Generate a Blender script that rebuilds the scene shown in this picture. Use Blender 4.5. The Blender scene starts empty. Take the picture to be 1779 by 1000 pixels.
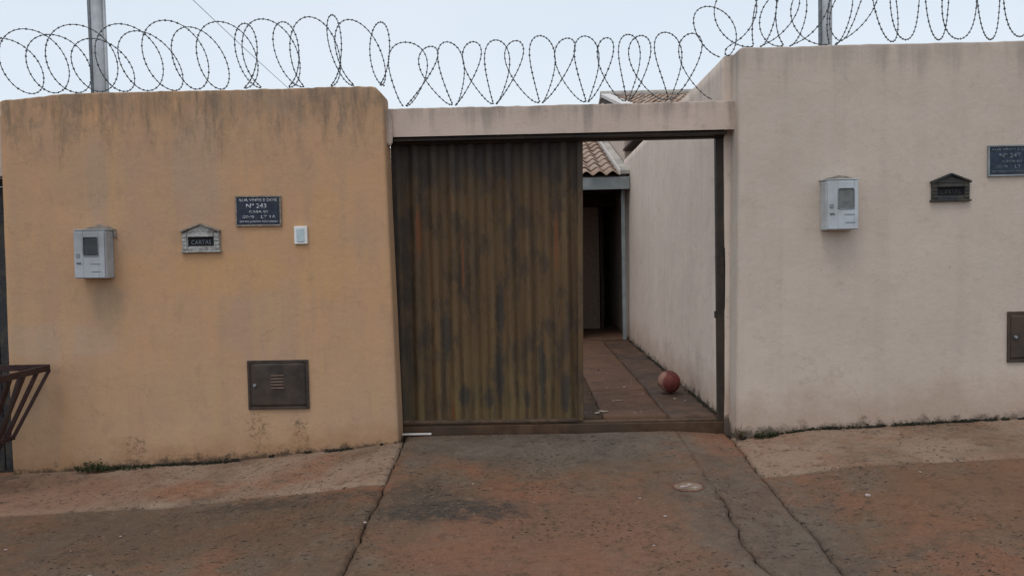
import bpy, bmesh, math, random
from mathutils import Vector, Matrix, noise

R = math.radians
rnd = random.Random(7)
scene = bpy.context.scene
COL = scene.collection

# ---------------------------------------------------------------- camera
cam_d = bpy.data.cameras.new("camera")
cam = bpy.data.objects.new("camera", cam_d)
COL.objects.link(cam)
cam_d.sensor_width = 36.0
cam_d.lens = 28.0
cam_d.clip_start = 0.05
cam_d.clip_end = 2000
cam.matrix_world = (Matrix.Translation((0, -5.97, 1.33)) @ Matrix.Rotation(R(.965), 4, 'Z')
                    @ Matrix.Rotation(math.pi / 2 - R(2.585), 4, 'X') @ Matrix.Rotation(-.0205, 4, 'Z'))
scene.camera = cam

# ---------------------------------------------------------------- world: overcast daylight
SUN_EL, SUN_ROT = R(66), R(205)
world = bpy.data.worlds.new("World")
scene.world = world
world.use_nodes = True
nt = world.node_tree
nt.nodes.clear()
out = nt.nodes.new('ShaderNodeOutputWorld')
sky = nt.nodes.new('ShaderNodeTexSky')
sky.sky_type = 'NISHITA'
sky.sun_disc = False
sky.sun_elevation = SUN_EL
sky.sun_rotation = SUN_ROT
sky.air_density = 1.0
sky.dust_density = 3.0
bg1 = nt.nodes.new('ShaderNodeBackground')
bg1.inputs[1].default_value = 0.05
nt.links.new(sky.outputs[0], bg1.inputs[0])
bg2 = nt.nodes.new('ShaderNodeBackground')
bg2.inputs[1].default_value = 1.0
tc = nt.nodes.new('ShaderNodeTexCoord')
nz = nt.nodes.new('ShaderNodeTexNoise')
nz.inputs['Scale'].default_value = 1.6
nz.inputs['Detail'].default_value = 4
mp = nt.nodes.new('ShaderNodeMapping')
mp.inputs['Scale'].default_value = (1, 1, 3)
nt.links.new(tc.outputs['Generated'], mp.inputs[0])
nt.links.new(mp.outputs[0], nz.inputs['Vector'])
cr = nt.nodes.new('ShaderNodeValToRGB')
cr.color_ramp.elements[0].position = .3
cr.color_ramp.elements[0].color = (.595, .65, .705, 1)
cr.color_ramp.elements[1].position = .75
cr.color_ramp.elements[1].color = (.675, .715, .745, 1)
nt.links.new(nz.outputs['Fac'], cr.inputs[0])
nt.links.new(cr.outputs[0], bg2.inputs[0])
addn = nt.nodes.new('ShaderNodeAddShader')
nt.links.new(bg1.outputs[0], addn.inputs[0])
nt.links.new(bg2.outputs[0], addn.inputs[1])
nt.links.new(addn.outputs[0], out.inputs[0])

sun_d = bpy.data.lights.new("sun", 'SUN')
sun_d.energy = 0.7
sun_d.angle = R(20)
sun_d.color = (1, .97, .92)
sun = bpy.data.objects.new("sun", sun_d)
COL.objects.link(sun)
sd = Vector((math.sin(SUN_ROT) * math.cos(SUN_EL), math.cos(SUN_ROT) * math.cos(SUN_EL), math.sin(SUN_EL)))
sun.rotation_euler = sd.to_track_quat('Z', 'Y').to_euler()
sun.location = sd * 20

scene.view_settings.view_transform = 'Standard'
scene.view_settings.look = 'None'
scene.view_settings.gamma = 1
scene.view_settings.exposure = 0
scene.view_settings.use_curve_mapping = False


# ================================================================ material helpers
class NT:
    def __init__(s, name, rough=.9, metal=0.0, spec=.3):
        s.m = bpy.data.materials.new(name)
        s.m.use_nodes = True
        s.t = s.m.node_tree
        s.b = s.t.nodes['Principled BSDF']
        s.b.inputs['Roughness'].default_value = rough
        s.b.inputs['Metallic'].default_value = metal
        s.b.inputs['Specular IOR Level'].default_value = spec
        g = s.t.nodes.new('ShaderNodeNewGeometry')
        s.pos = g.outputs['Position']
        sp = s.t.nodes.new('ShaderNodeSeparateXYZ')
        s.t.links.new(s.pos, sp.inputs[0])
        s.X, s.Y, s.Z = sp.outputs

    def local(s):
        c = s.t.nodes.new('ShaderNodeTexCoord')
        return c.outputs['Object']

    def put(s, sock, v):
        if isinstance(v, (int, float)):
            sock.default_value = v
        elif isinstance(v, (tuple, list)):
            sock.default_value = tuple(v) + ((1,) if len(v) == 3 and sock.type == 'RGBA' else ())
        else:
            s.t.links.new(v, sock)

    def noise(s, scale, detail=4, rough=.55, st=(1, 1, 1), off=(0, 0, 0), src=None, dist=0):
        mpn = s.t.nodes.new('ShaderNodeMapping')
        mpn.inputs['Scale'].default_value = st
        mpn.inputs['Location'].default_value = off
        s.t.links.new(src or s.pos, mpn.inputs[0])
        n = s.t.nodes.new('ShaderNodeTexNoise')
        n.inputs['Scale'].default_value = scale
        n.inputs['Detail'].default_value = detail
        n.inputs['Roughness'].default_value = rough
        n.inputs['Distortion'].default_value = dist
        s.t.links.new(mpn.outputs[0], n.inputs['Vector'])
        return n.outputs['Fac']

    def voro(s, scale, st=(1, 1, 1), feat='F1', rand=1.0):
        mpn = s.t.nodes.new('ShaderNodeMapping')
        mpn.inputs['Scale'].default_value = st
        s.t.links.new(s.pos, mpn.inputs[0])
        n = s.t.nodes.new('ShaderNodeTexVoronoi')
        n.feature = feat
        n.inputs['Scale'].default_value = scale
        n.inputs['Randomness'].default_value = rand
        s.t.links.new(mpn.outputs[0], n.inputs['Vector'])
        return n.outputs['Distance']

    def crack(s, scale, width, off=(0, 0, 0)):
        """thin wandering hairlines, present only in places"""
        nn = s.t.nodes.new('ShaderNodeTexNoise')
        nn.inputs['Scale'].default_value = 2.6
        nn.inputs['Detail'].default_value = 6
        s.t.links.new(s.pos, nn.inputs['Vector'])
        mad = s.t.nodes.new('ShaderNodeVectorMath')
        mad.operation = 'MULTIPLY_ADD'
        s.t.links.new(nn.outputs['Color'], mad.inputs[0])
        mad.inputs[1].default_value = (.5, .5, .5)
        s.t.links.new(s.pos, mad.inputs[2])
        mpn = s.t.nodes.new('ShaderNodeMapping')
        mpn.inputs['Location'].default_value = off
        s.t.links.new(mad.outputs[0], mpn.inputs[0])
        n = s.t.nodes.new('ShaderNodeTexVoronoi')
        n.feature = 'DISTANCE_TO_EDGE'
        n.inputs['Scale'].default_value = scale
        s.t.links.new(mpn.outputs[0], n.inputs['Vector'])
        return s.mul(s.ramp(n.outputs['Distance'], width, width * .2), s.ramp(s.noise(1.5, 3, .5, off=(off[0] + 3, 1, 5)), .5, .58))

    def ramp(s, v, a, b, lo=0.0, hi=1.0):
        n = s.t.nodes.new('ShaderNodeMapRange')
        n.interpolation_type = 'SMOOTHSTEP'
        s.put(n.inputs['Value'], v)
        n.inputs['From Min'].default_value = a
        n.inputs['From Max'].default_value = b
        n.inputs['To Min'].default_value = lo
        n.inputs['To Max'].default_value = hi
        return n.outputs[0]

    def math(s, op, a, b=0.0, c=0.0):
        n = s.t.nodes.new('ShaderNodeMath')
        n.operation = op
        s.put(n.inputs[0], a)
        s.put(n.inputs[1], b)
        s.put(n.inputs[2], c)
        return n.outputs[0]

    def mul(s, *a):
        r = a[0]
        for q in a[1:]:
            r = s.math('MULTIPLY', r, q)
        return r

    def mix(s, f, a, b):
        n = s.t.nodes.new('ShaderNodeMix')
        n.data_type = 'RGBA'
        s.put(n.inputs['Factor'], f)
        s.put(n.inputs['A'], a)
        s.put(n.inputs['B'], b)
        return n.outputs['Result']

    def blob(s, cx, cy, rx, ry, a=None, b=None, wob=.5, freq=6, soft=(1.15, .55)):
        """soft irregular patch with its own shape; a, b = the two position sockets"""
        a = a or s.X
        b = b or s.Y
        dx = s.math('DIVIDE', s.math('SUBTRACT', a, cx), rx)
        dy = s.math('DIVIDE', s.math('SUBTRACT', b, cy), ry)
        d = s.math('SQRT', s.math('ADD', s.mul(dx, dx), s.mul(dy, dy)))
        n = s.noise(freq, 7, .74, off=(cx * 3.1, cy * 1.7, 0))
        d = s.math('ADD', d, s.math('MULTIPLY', s.math('SUBTRACT', n, .5), wob * 2))
        return s.ramp(d, soft[0], soft[1])

    def rand(s):
        o = s.t.nodes.new('ShaderNodeObjectInfo')
        return o.outputs['Random']

    def bump(s, h, strength=.3, dist=.01):
        n = s.t.nodes.new('ShaderNodeBump')
        n.inputs['Strength'].default_value = strength
        n.inputs['Distance'].default_value = dist
        s.put(n.inputs['Height'], h)
        s.t.links.new(n.outputs[0], s.b.inputs['Normal'])

    def tint(s, c, t_):
        n = s.t.nodes.new('ShaderNodeMix')
        n.data_type = 'RGBA'
        n.blend_type = 'MULTIPLY'
        n.inputs['Factor'].default_value = 1
        n.clamp_result = False
        s.put(n.inputs['A'], c)
        n.inputs['B'].default_value = tuple(t_) + (1,)
        return n.outputs['Result']

    def color(s, c):
        s.put(s.b.inputs['Base Color'], c)

    def rough(s, c):
        s.put(s.b.inputs['Roughness'], c)


def simple(name, col, rough=.8, metal=0, var=.25, scale=20, bump=.15, dirt=None, spec=.3):
    m = NT(name, rough, metal, spec)
    n = m.noise(scale, 5, .6)
    n2 = m.noise(scale * .22, 3, .6, off=(3, 1, 2))
    c = m.mix(m.ramp(n, .3, .7), tuple(x * (1 - var) for x in col), tuple(min(1, x * (1 + var)) for x in col))
    if dirt:
        c = m.mix(m.ramp(n2, .42, .7, 0, .75), c, dirt)
    m.color(c)
    m.bump(n, bump, .004)
    return m.m


# ---------------------------------------------------------------- plaster of the left wall (ochre)
def mat_ochre():
    m = NT('ochre_plaster', .93, 0, .2)
    big = m.noise(1.1, 4, .6, off=(2, 0, 5))
    mid = m.noise(4.5, 5, .62, off=(7, 0, 1))
    c = m.mix(m.ramp(big, .36, .66), (.535, .315, .172), (.465, .295, .188))
    c = m.mix(m.ramp(mid, .38, .72, 0, .6), c, (.50, .315, .175))
    # lower, paler yellowish band
    low = m.ramp(m.math('ADD', m.Z, m.math('MULTIPLY', mid, .5)), 1.1, .35)
    c = m.mix(m.mul(low, .6), c, (.475, .32, .20))
    # greyish repaint patches
    c = m.mix(m.mul(m.blob(-1.95, .82, .36, .42, m.X, m.Z, .9, 4), .42), c, (.40, .30, .225))
    c = m.mix(m.mul(m.blob(-2.45, 1.95, .22, .55, m.X, m.Z, .6, 3), .55), c, (.40, .29, .215))
    c = m.mix(m.mul(m.blob(-3.55, .72, .55, .16, m.X, m.Z, .5, 4), .5), c, (.47, .35, .255))
    c = m.mix(m.mul(m.blob(-3.2, 1.95, .1, .4, m.X, m.Z, .4, 6), .5), c, (.39, .29, .215))
    c = m.mix(m.mul(m.blob(-2.2, 1.2, .5, .18, m.X, m.Z, .7, 4), .55), c, (.55, .32, .145))
    c = m.mix(m.mul(m.blob(-1.5, 1.35, .2, .5, m.X, m.Z, .7, 4), .45), c, (.53, .315, .155))
    c = m.mix(m.mul(m.blob(-3.17, .98, .13, .22, m.X, m.Z, .5, 8), .6), c, (.34, .255, .17))
    # vertical rain streaks from the coping
    st = m.noise(1, 7, .72, st=(7, 1, .8), dist=.15)
    st2 = m.noise(1, 7, .75, st=(24, 1, 3.2), off=(4, 0, 0))
    top = m.ramp(m.math('ADD', m.Z, m.math('MULTIPLY', m.math('SUBTRACT', st, .5), 2.4)), 2.25, 2.75)
    c = m.mix(m.mul(top, m.ramp(st2, .38, .6, .15, 1), .8), c, (.15, .115, .08))
    c = m.mix(m.mul(m.ramp(m.Z, 2.25, 2.6), m.ramp(mid, .3, .65), .5), c, (.185, .145, .118))
    grime = m.mul(m.ramp(m.Z, 1.9, 2.5), m.ramp(m.noise(4.5, 8, .8, st=(1.3, 1, .55), off=(1, 0, 9)), .47, .60))
    c = m.mix(m.mul(grime, .85), c, (.22, .165, .115))
    c = m.mix(m.mul(m.ramp(m.noise(1, 5, .6, st=(5, 1, .35), off=(8, 0, 3)), .5, .72), .4), c, (.37, .26, .17))
    c = m.mix(m.mul(m.ramp(m.noise(1, 5, .65, st=(3.2, 1, .8), off=(3, 0, 8)), .46, .62), .35), c, (.43, .275, .19))
    c = m.mix(m.mul(m.ramp(m.noise(1, 5, .65, st=(4.1, 1, .6), off=(9, 0, 2)), .5, .66), .35), c, (.55, .335, .165))
    c = m.mix(m.mul(m.ramp(m.noise(2.1, 6, .7, off=(4, 0, 4)), .5, .66), .35), c, (.41, .29, .20))
    c = m.mix(m.mul(m.ramp(m.noise(7, 6, .75, st=(1, 1, .5), off=(2, 0, 2)), .52, .68), .28), c, (.30, .205, .14))
    # speckles
    c = m.mix(m.mul(m.ramp(m.noise(38, 3, .7), .63, .74), .45), c, (.25, .16, .10))
    c = m.mix(m.mul(m.ramp(m.noise(15, 8, .85, off=(6, 0, 6)), .55, .68), .35), c, (.28, .18, .12))
    c = m.mix(m.mul(m.ramp(m.noise(9, 8, .8, off=(0, 5, 6)), .56, .70), .4), c, (.58, .40, .26))
    c = m.mix(m.mul(m.ramp(m.noise(52, 3, .6, off=(0, 0, 4)), .62, .78), .25), c, (.62, .48, .33))
    c = m.mix(m.mul(m.crack(.9, .004, (2, 0, 1)), .2), c, (.16, .11, .075))
    # individual stains below the vent
    for cx, cz, rx, rz in ((-2.06, .02, .09, .13), (-1.73, -.02, .08, .14), (-3.0, -.1, .1, .1), (-2.6, -.2, .5, .05), (-1.85, -.12, .3, .03)):
        c = m.mix(m.mul(m.blob(cx, cz, rx, rz, m.X, m.Z, 1.2, 22), m.ramp(m.noise(26, 5, .75), .45, .6), .7), c, (.14, .10, .055))
    # foot: splashed red soil and mould following the pavement line
    foot = m.math('SUBTRACT', m.Z, m.math('ADD', m.math('MULTIPLY', m.X, .058), -.06))
    w = m.noise(3.5, 6, .7, st=(1, 1, 1.5), off=(5, 0, 5))
    f2 = m.math('ADD', foot, m.math('MULTIPLY', m.math('SUBTRACT', w, .5), -.5))
    c = m.mix(m.ramp(f2, .24, -.02, 0, .7), c, (.33, .185, .10))
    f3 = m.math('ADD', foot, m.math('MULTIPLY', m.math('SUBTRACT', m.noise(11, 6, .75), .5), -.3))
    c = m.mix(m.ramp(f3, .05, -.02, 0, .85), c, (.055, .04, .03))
    m.color(c)
    fine = m.noise(130, 3, .6)
    h = m.math('ADD', m.math('MULTIPLY', fine, .35), m.math('ADD', m.noise(22, 5, .6), m.math('MULTIPLY', mid, 1.6)))
    m.bump(h, .5, .006)
    return m.m


def mat_beige(name='beige_plaster', foot_line=(.045, -.155), top=2.8, warm=0.0, streak=.12, gain=1.23, stain=.4):
    m = NT(name, .93, 0, .2)
    big = m.noise(1.3, 4, .6, off=(4, 2, 7))
    mid = m.noise(5, 5, .62, off=(1, 3, 1))
    a, b = [tuple(q * gain for q in v) for v in ((.465 + warm, .392, .332), (.43 + warm, .365, .31))]
    c = m.mix(m.ramp(big, .35, .68), a, b)
    c = m.mix(m.ramp(mid, .4, .72, 0, .6), c, tuple(q * gain for q in (.42 + warm, .35, .285)))
    st = m.noise(1, 5, .62, st=(7, 7, .5), dist=.2)
    c = m.mix(m.mul(m.ramp(st, .46, .7), streak), c, (.30, .26, .22))
    tp = m.ramp(m.math('ADD', m.Z, m.math('MULTIPLY', m.math('SUBTRACT', st, .5), .9)), top - .22, top + .05)
    c = m.mix(m.mul(tp, stain), c, (.22, .19, .165))
    c = m.mix(m.mul(m.ramp(m.noise(7, 8, .82, off=(3, 3, 3)), .53, .68), .38), c, (.33, .275, .225))
    c = m.mix(m.mul(m.ramp(m.noise(16, 8, .85, off=(6, 2, 6)), .56, .70), .3), c, (.27, .225, .185))
    c = m.mix(m.mul(m.ramp(m.noise(3.4, 7, .75, off=(9, 2, 6)), .52, .7), .4), c, (.52, .455, .385))
    c = m.mix(m.mul(m.ramp(m.noise(30, 3, .7), .66, .74), .45), c, (.21, .17, .14))
    c = m.mix(m.mul(m.ramp(m.noise(44, 3, .6, off=(0, 0, 4)), .62, .78), .2), c, (.56, .52, .47))
    c = m.mix(m.mul(m.crack(.8, .004, (5, 0, 3)), .16), c, (.2, .165, .135))
    foot = m.math('SUBTRACT', m.Z, m.math('ADD', m.math('MULTIPLY', m.X, foot_line[0]), foot_line[1]))
    w = m.noise(3, 6, .7, off=(5, 0, 5))
    f2 = m.math('ADD', foot, m.math('MULTIPLY', m.math('SUBTRACT', w, .5), -.7))
    c = m.mix(m.ramp(f2, .45, .0, 0, .55), c, (.36, .235, .165))
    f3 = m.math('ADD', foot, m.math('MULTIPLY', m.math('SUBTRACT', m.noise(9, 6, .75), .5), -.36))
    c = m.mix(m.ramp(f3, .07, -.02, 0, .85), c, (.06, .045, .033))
    m.color(c)
    h = m.math('ADD', m.math('MULTIPLY', m.noise(120, 3, .6), .35), m.math('ADD', m.noise(20, 5, .6), m.math('MULTIPLY', mid, 1.5)))
    m.bump(h, .5, .006)
    return m


def mat_ground(name, strip=0.0):
    """one dusty concrete recipe for every slab: zones are laid out in world metres and run across the joints"""
    m = NT(name, .92, 0, .25)
    big = m.noise(.9, 6, .62, off=(1, 4, 0))
    mid = m.noise(3.2, 7, .7, off=(7, 2, 0))
    det = m.noise(12, 7, .78, off=(4, 6, 0))
    fine = m.noise(46, 6, .8)
    red, brown, grey = (.170, .083, .050), (.118, .074, .049), (.128, .100, .076)
    c = m.mix(m.ramp(big, .40, .58), red, brown)
    c = m.mix(m.ramp(m.noise(1.9, 7, .7, off=(6, 6, 0)), .48, .60, 0, .7), c, (.098, .074, .054))
    c = m.mix(m.ramp(mid, .46, .66, 0, .8), c, grey)
    # dusty red soil over the middle of the driveway and the right pavement, darker brown on the left
    c = m.mix(m.mul(m.blob(.35, -1.9, 1.3, .9, wob=.6, freq=2.5), .55), c, (.175, .090, .058))
    c = m.mix(m.mul(m.blob(3.2, -1.5, 1.6, .8, wob=.6, freq=2.5), .5), c, (.165, .080, .042))
    c = m.mix(m.mul(m.blob(-2.6, -1.4, 2.4, .5, wob=.6, freq=2), .6), c, (.085, .057, .038))
    c = m.mix(m.mul(m.blob(3.4, -2.0, .5, .3, wob=.7, freq=4), .8), c, (.06, .042, .022))
    # bare grey concrete below the gate, along the kerb strips and down the cracked band
    gr = m.math('MAXIMUM', m.mul(m.blob(.1, -.1, 1.25, .55, wob=.7, freq=4), .95), m.mul(m.blob(1.28, -1.7, .46, 1.25, wob=1.2, freq=6), .75))
    c = m.mix(gr, c, m.mix(m.ramp(mid, .35, .65), (.082, .068, .057), (.118, .100, .083)))
    if strip:
        c = m.mix(m.ramp(m.noise(1.7, 6, .65, off=(3, 8, 0)), .33, .6, .1, strip), c, (.205, .158, .120))
        c = m.mix(m.mul(m.blob(-3.6, -.5, 1.1, .5, wob=.5, freq=3), .7), c, (.165, .095, .065))
    # damp black patches with ragged edges
    rag = m.ramp(det, .34, .56)
    c = m.mix(m.mul(m.blob(-.42, -1.40, .55, .20, wob=1.0, freq=9), rag, .92), c, (.042, .038, .035))
    c = m.mix(m.mul(m.blob(-.70, -1.05, .28, .22, wob=1.1, freq=9), rag, .7), c, (.055, .048, .042))
    c = m.mix(m.mul(m.blob(-1.5, -1.05, .7, .10, wob=.9, freq=8), rag, .8), c, (.05, .04, .032))
    c = m.mix(m.mul(m.ramp(m.noise(2.4, 7, .72, off=(9, 1, 0)), .56, .68), rag, .55), c, (.062, .048, .037))
    # relief of the worn surface
    c = m.mix(m.ramp(det, .50, .68, 0, .62), c, (.055, .036, .025))
    c = m.mix(m.ramp(det, .44, .28, 0, .45), c, (.225, .155, .115))
    c = m.mix(m.ramp(fine, .54, .68, 0, .55), c, (.04, .028, .02))
    c = m.mix(m.ramp(fine, .44, .32, 0, .55), c, (.25, .185, .145))
    # irregular pits
    reg = m.ramp(m.noise(1.6, 5, .65, off=(5, 1, 0)), .42, .58)
    pn = m.noise(27, 2.5, .5, st=(1, 1.5, 1), off=(3, 3, 0))
    pit = m.mul(m.ramp(pn, .64, .69), m.ramp(reg, 0, 1, .1, 1))
    pn2 = m.noise(55, 2, .5, st=(1, 1.4, 1), off=(1, 7, 0))
    pit = m.math('MAXIMUM', pit, m.mul(m.ramp(pn2, .65, .71), reg))
    c = m.mix(m.mul(pit, .85), c, (.016, .013, .011))
    v3 = m.voro(9)
    c = m.mix(m.mul(m.ramp(v3, .04, .02), .5), c, (.38, .32, .28))
    m.color(m.tint(c, (1.5, 1.4, 1.3) if strip else (1.27, 1.22, 1.13)))
    m.rough(m.ramp(mid, .35, .7, .7, .95))
    h = m.math('SUBTRACT', m.math('ADD', m.math('MULTIPLY', det, 1.6), m.math('MULTIPLY', fine, .7)), m.mul(pit, 1.0))
    m.bump(h, .9, .012)
    return m.m


def mat_gate():
    m = NT('rusty_painted_sheet', .72, .0, .3)
    st = m.noise(1, 5, .6, st=(16, 1, .9), dist=.3)
    st2 = m.noise(1, 4, .6, st=(34, 1, .6), off=(4, 0, 2))
    bl = m.noise(4, 7, .74, st=(1.8, 1, .7), off=(2, 0, 7))
    c = m.mix(m.ramp(st, .35, .65), (.090, .054, .026), (.122, .076, .036))
    c = m.mix(m.ramp(st2, .5, .72, 0, .35), c, (.15, .098, .040))
    c = m.mix(m.mul(m.ramp(bl, .46, .6), .75), c, (.045, .034, .026))
    c = m.mix(m.mul(m.ramp(m.noise(14, 8, .82, st=(1.4, 1, .8)), .54, .66), .6), c, (.03, .025, .02))
    # bluish-black unpainted blotches low down, paler olive near the foot
    foot = m.ramp(m.Z, .75, .05)
    c = m.mix(m.mul(foot, m.ramp(st, .4, .6), .5), c, (.165, .118, .045))
    for cx, cz, rx, rz in ((-.22, .42, .035, .3), (.12, .35, .03, .38), (-.63, .7, .05, .22), (-.3, .18, .05, .1),
                           (-.5, .2, .05, .1), (.3, .22, .045, .2), (.0, .16, .03, .08), (-.2, .85, .04, .2)):
        c = m.mix(m.mul(m.blob(cx, cz, rx, rz, m.X, m.Z, 1.0, 16), .7), c, (.032, .031, .03))
    # shade of the lintel overhang, painted as a dark band at the top
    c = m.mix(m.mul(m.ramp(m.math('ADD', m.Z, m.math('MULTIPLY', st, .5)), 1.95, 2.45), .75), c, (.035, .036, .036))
    c = m.mix(m.mul(m.ramp(m.X, -.72, -1.0), m.ramp(bl, .2, .6), .6), c, (.035, .033, .03))  # darker towards the left end
    # rust
    for cx, cz, rx, rz in ((-.59, .08, .02, .1), (-.49, 1.25, .012, .25), (-.83, 1.5, .03, .2), (.25, 1.4, .02, .3)):
        c = m.mix(m.mul(m.blob(cx, cz, rx, rz, m.X, m.Z, 1.1, 20), .7), c, (.17, .06, .022))
    c = m.mix(m.mul(m.ramp(m.noise(40, 4, .7), .6, .74), .5), c, (.05, .035, .025))
    m.color(c)
    m.bump(m.math('ADD', m.noise(30, 5, .6), st2), .3, .003)
    return m.m


M = {}
M['ochre'] = mat_ochre()
M['beige'] = mat_beige().m
M['lintel'] = mat_beige('lintel_plaster', (0, -9), 2.50, .02, .2, 1.26, .55).m
M['corridor'] = mat_beige('corridor_plaster', (0, -.02), 2.80, .005, .12, 1.55, .25).m
M['house_wall'] = mat_beige('house_plaster', (0, -.02), 5.5, .01, .2, 1.2).m
M['drive'] = M['pave'] = M['pave_r'] = mat_ground('worn_concrete')
M['strip'] = mat_ground('strip_cement', strip=.85)
M['soil'] = simple('dark_soil', (.03, .02, .015), .95, var=.4, bump=.5)
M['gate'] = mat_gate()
M['frame'] = simple('brown_black_painted_steel', (.03, .024, .02), .6, .0, dirt=(.06, .04, .027))
M['rail'] = simple('worn_brown_steel', (.10, .06, .035), .7, 0, dirt=(.04, .028, .02))
M['galv'] = simple('galvanized_steel', (.42, .44, .455), .5, .15, var=.15, scale=9, dirt=(.27, .285, .29))
M['galv_dark'] = simple('dark_conduit', (.13, .145, .16), .55, .3)
M['wire'] = simple('razor_wire_steel', (.11, .115, .12), .6, .3, scale=60)
M['meter'] = simple('grey_plastic', (.40, .425, .45), .5, 0, var=.06, scale=14, bump=.05, dirt=(.26, .27, .27))
M['meter2'] = simple('pale_grey_plastic', (.47, .51, .54), .5, 0, var=.06, scale=14, bump=.05, dirt=(.34, .36, .36))
M['meter_edge'] = simple('grey_plastic_moulding', (.22, .24, .255), .6, 0, var=.1)
g = NT('smoky_window', .18, 0, .5)
g.color(g.mix(g.ramp(g.noise(14, 3), .35, .65), (.022, .027, .033), (.045, .05, .058)))
M['glass_dark'] = g.m
g = NT('hazed_window', .35, 0, .5)
g.color(g.mix(g.ramp(g.noise(25, 4), .35, .65), (.11, .12, .12), (.17, .18, .17)))
M['glass_haze'] = g.m
M['mortar'] = simple('mortar', (.25, .21, .175), .95, var=.3, scale=40, bump=.6)
M['alu'] = simple('cast_aluminium', (.36, .355, .34), .55, .35, var=.3, scale=45, dirt=(.15, .12, .10))
M['iron'] = simple('dark_cast_metal', (.04, .04, .043), .6, .2, var=.3, scale=40, dirt=(.085, .075, .055))
M['slot'] = simple('slot_black', (.008, .009, .013), .6, 0)
M['plaque'] = simple('navy_enamel', (.022, .03, .052), .4, 0, var=.3, scale=30, dirt=(.035, .045, .05))
M['plaque2'] = simple('faded_navy_enamel', (.022, .038, .062), .5, 0, var=.3, scale=30, dirt=(.05, .05, .055))
M['ink'] = simple('worn_white_lettering', (.50, .51, .53), .7, 0, var=.3, scale=120, dirt=(.2, .21, .24))
M['ink2'] = simple('faded_grey_lettering', (.17, .19, .215), .7, 0, var=.3, scale=120, dirt=(.08, .10, .13))
M['white'] = simple('white_plastic', (.74, .75, .74), .4, 0, var=.04, dirt=(.6, .6, .56))
M['button'] = simple('pale_blue_plastic', (.46, .55, .58), .35, 0, var=.06)
M['vent'] = simple('rusty_dark_plate', (.05, .04, .034), .65, .1, var=.4, scale=9, dirt=(.085, .055, .038))
M['vent_lip'] = simple('worn_louvre', (.16, .10, .07), .7, .0)
M['basket'] = simple('maroon_painted_steel', (.035, .016, .015), .55, 0, var=.3, dirt=(.05, .035, .03))
M['fascia'] = simple('grey_green_fascia', (.235, .26, .265), .8, 0, var=.2, scale=7, dirt=(.14, .16, .165))
M['flash'] = simple('pale_cement_flashing', (.48, .445, .40), .85, 0, var=.12, scale=9, dirt=(.22, .21, .19))
M['flash_edge'] = simple('whitewashed_edge', (.60, .57, .54), .85, 0, var=.1)
M['dark_wood'] = simple('dark_soffit_wood', (.05, .032, .026), .8, 0, var=.3)
M['room'] = simple('dim_room_plaster', (.32, .235, .18), .9, 0, var=.15)
t = NT('clay_tile', .9, 0, .2)
tn = t.noise(18, 4, .6)
tcol = t.mix(t.rand(), (.36, .25, .19), (.45, .35, .28))
tcol = t.mix(t.ramp(tn, .42, .7, 0, .55), tcol, (.17, .125, .10))
t.color(tcol)
t.bump(tn, .3, .004)
M['tile'] = t.m
f = NT('corridor_cement', .85, 0, .3)
fn = f.noise(2.2, 5, .65)
fc = f.mix(f.ramp(fn, .35, .65), (.125, .064, .038), (.088, .050, .031))
fc = f.mix(f.ramp(f.noise(9, 5, .7, off=(2, 2, 0)), .5, .7, 0, .5), fc, (.065, .034, .021))
fc = f.mix(f.ramp(f.noise(50, 4, .7), .58, .72, 0, .45), fc, (.21, .15, .12))
fc = f.mix(f.ramp(f.noise(3.1, 7, .75, off=(6, 1, 0)), .5, .64, 0, .7), fc, (.055, .034, .023))
f.color(fc)
f.bump(f.noise(30, 5, .7), .5, .006)
M['floor_red'] = f.m
M['floor_dark'] = simple('damp_cement', (.085, .050, .032), .7, 0, var=.3, scale=7, dirt=(.04, .03, .026), bump=.4)
M['floor_brown'] = simple('brown_cement', (.078, .044, .025), .85, 0, var=.3, scale=7, dirt=(.05, .036, .026), bump=.4)
b = NT('worn_red_ball', .7, 0, .3)
bc = b.mix(b.ramp(b.noise(14, 4), .4, .65), (.17, .042, .034), (.12, .032, .028))
bc = b.mix(b.mul(b.blob(1.245, 1.42, .055, .05, wob=.8, freq=14), .75), bc, (.33, .19, .14))
b.color(bc)
b.bump(b.noise(120, 3), .3, .002)
M['ball'] = b.m
M['seam'] = simple('ball_seam', (.10, .03, .028), .8, 0)
M['stone'] = simple('pale_pebble', (.34, .27, .25), .9, 0, var=.2)
M['scrap'] = simple('pale_scrap', (.34, .28, .23), .85, 0, var=.25)
M['leaf_brown'] = simple('dead_leaf', (.06, .035, .02), .9, 0, var=.3)
lf = NT('weed_leaf', .7, 0, .3)
lf.color(lf.mix(lf.ramp(lf.noise(40, 3), .35, .65), (.022, .04, .016), (.05, .075, .028)))
M['weed'] = lf.m
M['weed_dry'] = simple('dry_weed', (.10, .07, .035), .9, 0, var=.4)
M['moss'] = simple('black_moss', (.022, .022, .014), .95, 0, var=.5, scale=50, dirt=(.05, .03, .02))
M['ring'] = simple('reddish_cap', (.15, .075, .055), .85, 0, var=.25, scale=50)


# ================================================================ object helpers
def link(name, me, parent=None, mat=None, smooth=False):
    o = bpy.data.objects.new(name, me)
    COL.objects.link(o)
    if mat is not None:
        for q in (mat if isinstance(mat, (list, tuple)) else [mat]):
            me.materials.append(M[q] if isinstance(q, str) else q)
    if parent:
        o.parent = parent
        o.matrix_parent_inverse = Matrix.Identity(4)
    if smooth:
        for p in me.polygons:
            p.use_smooth = True
    return o


def thing(name, loc, label, cat, group=None):
    o = bpy.data.objects.new(name, None)
    COL.objects.link(o)
    o.location = loc
    o.empty_display_size = .1
    tag(o, label, cat, group)
    return o


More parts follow.
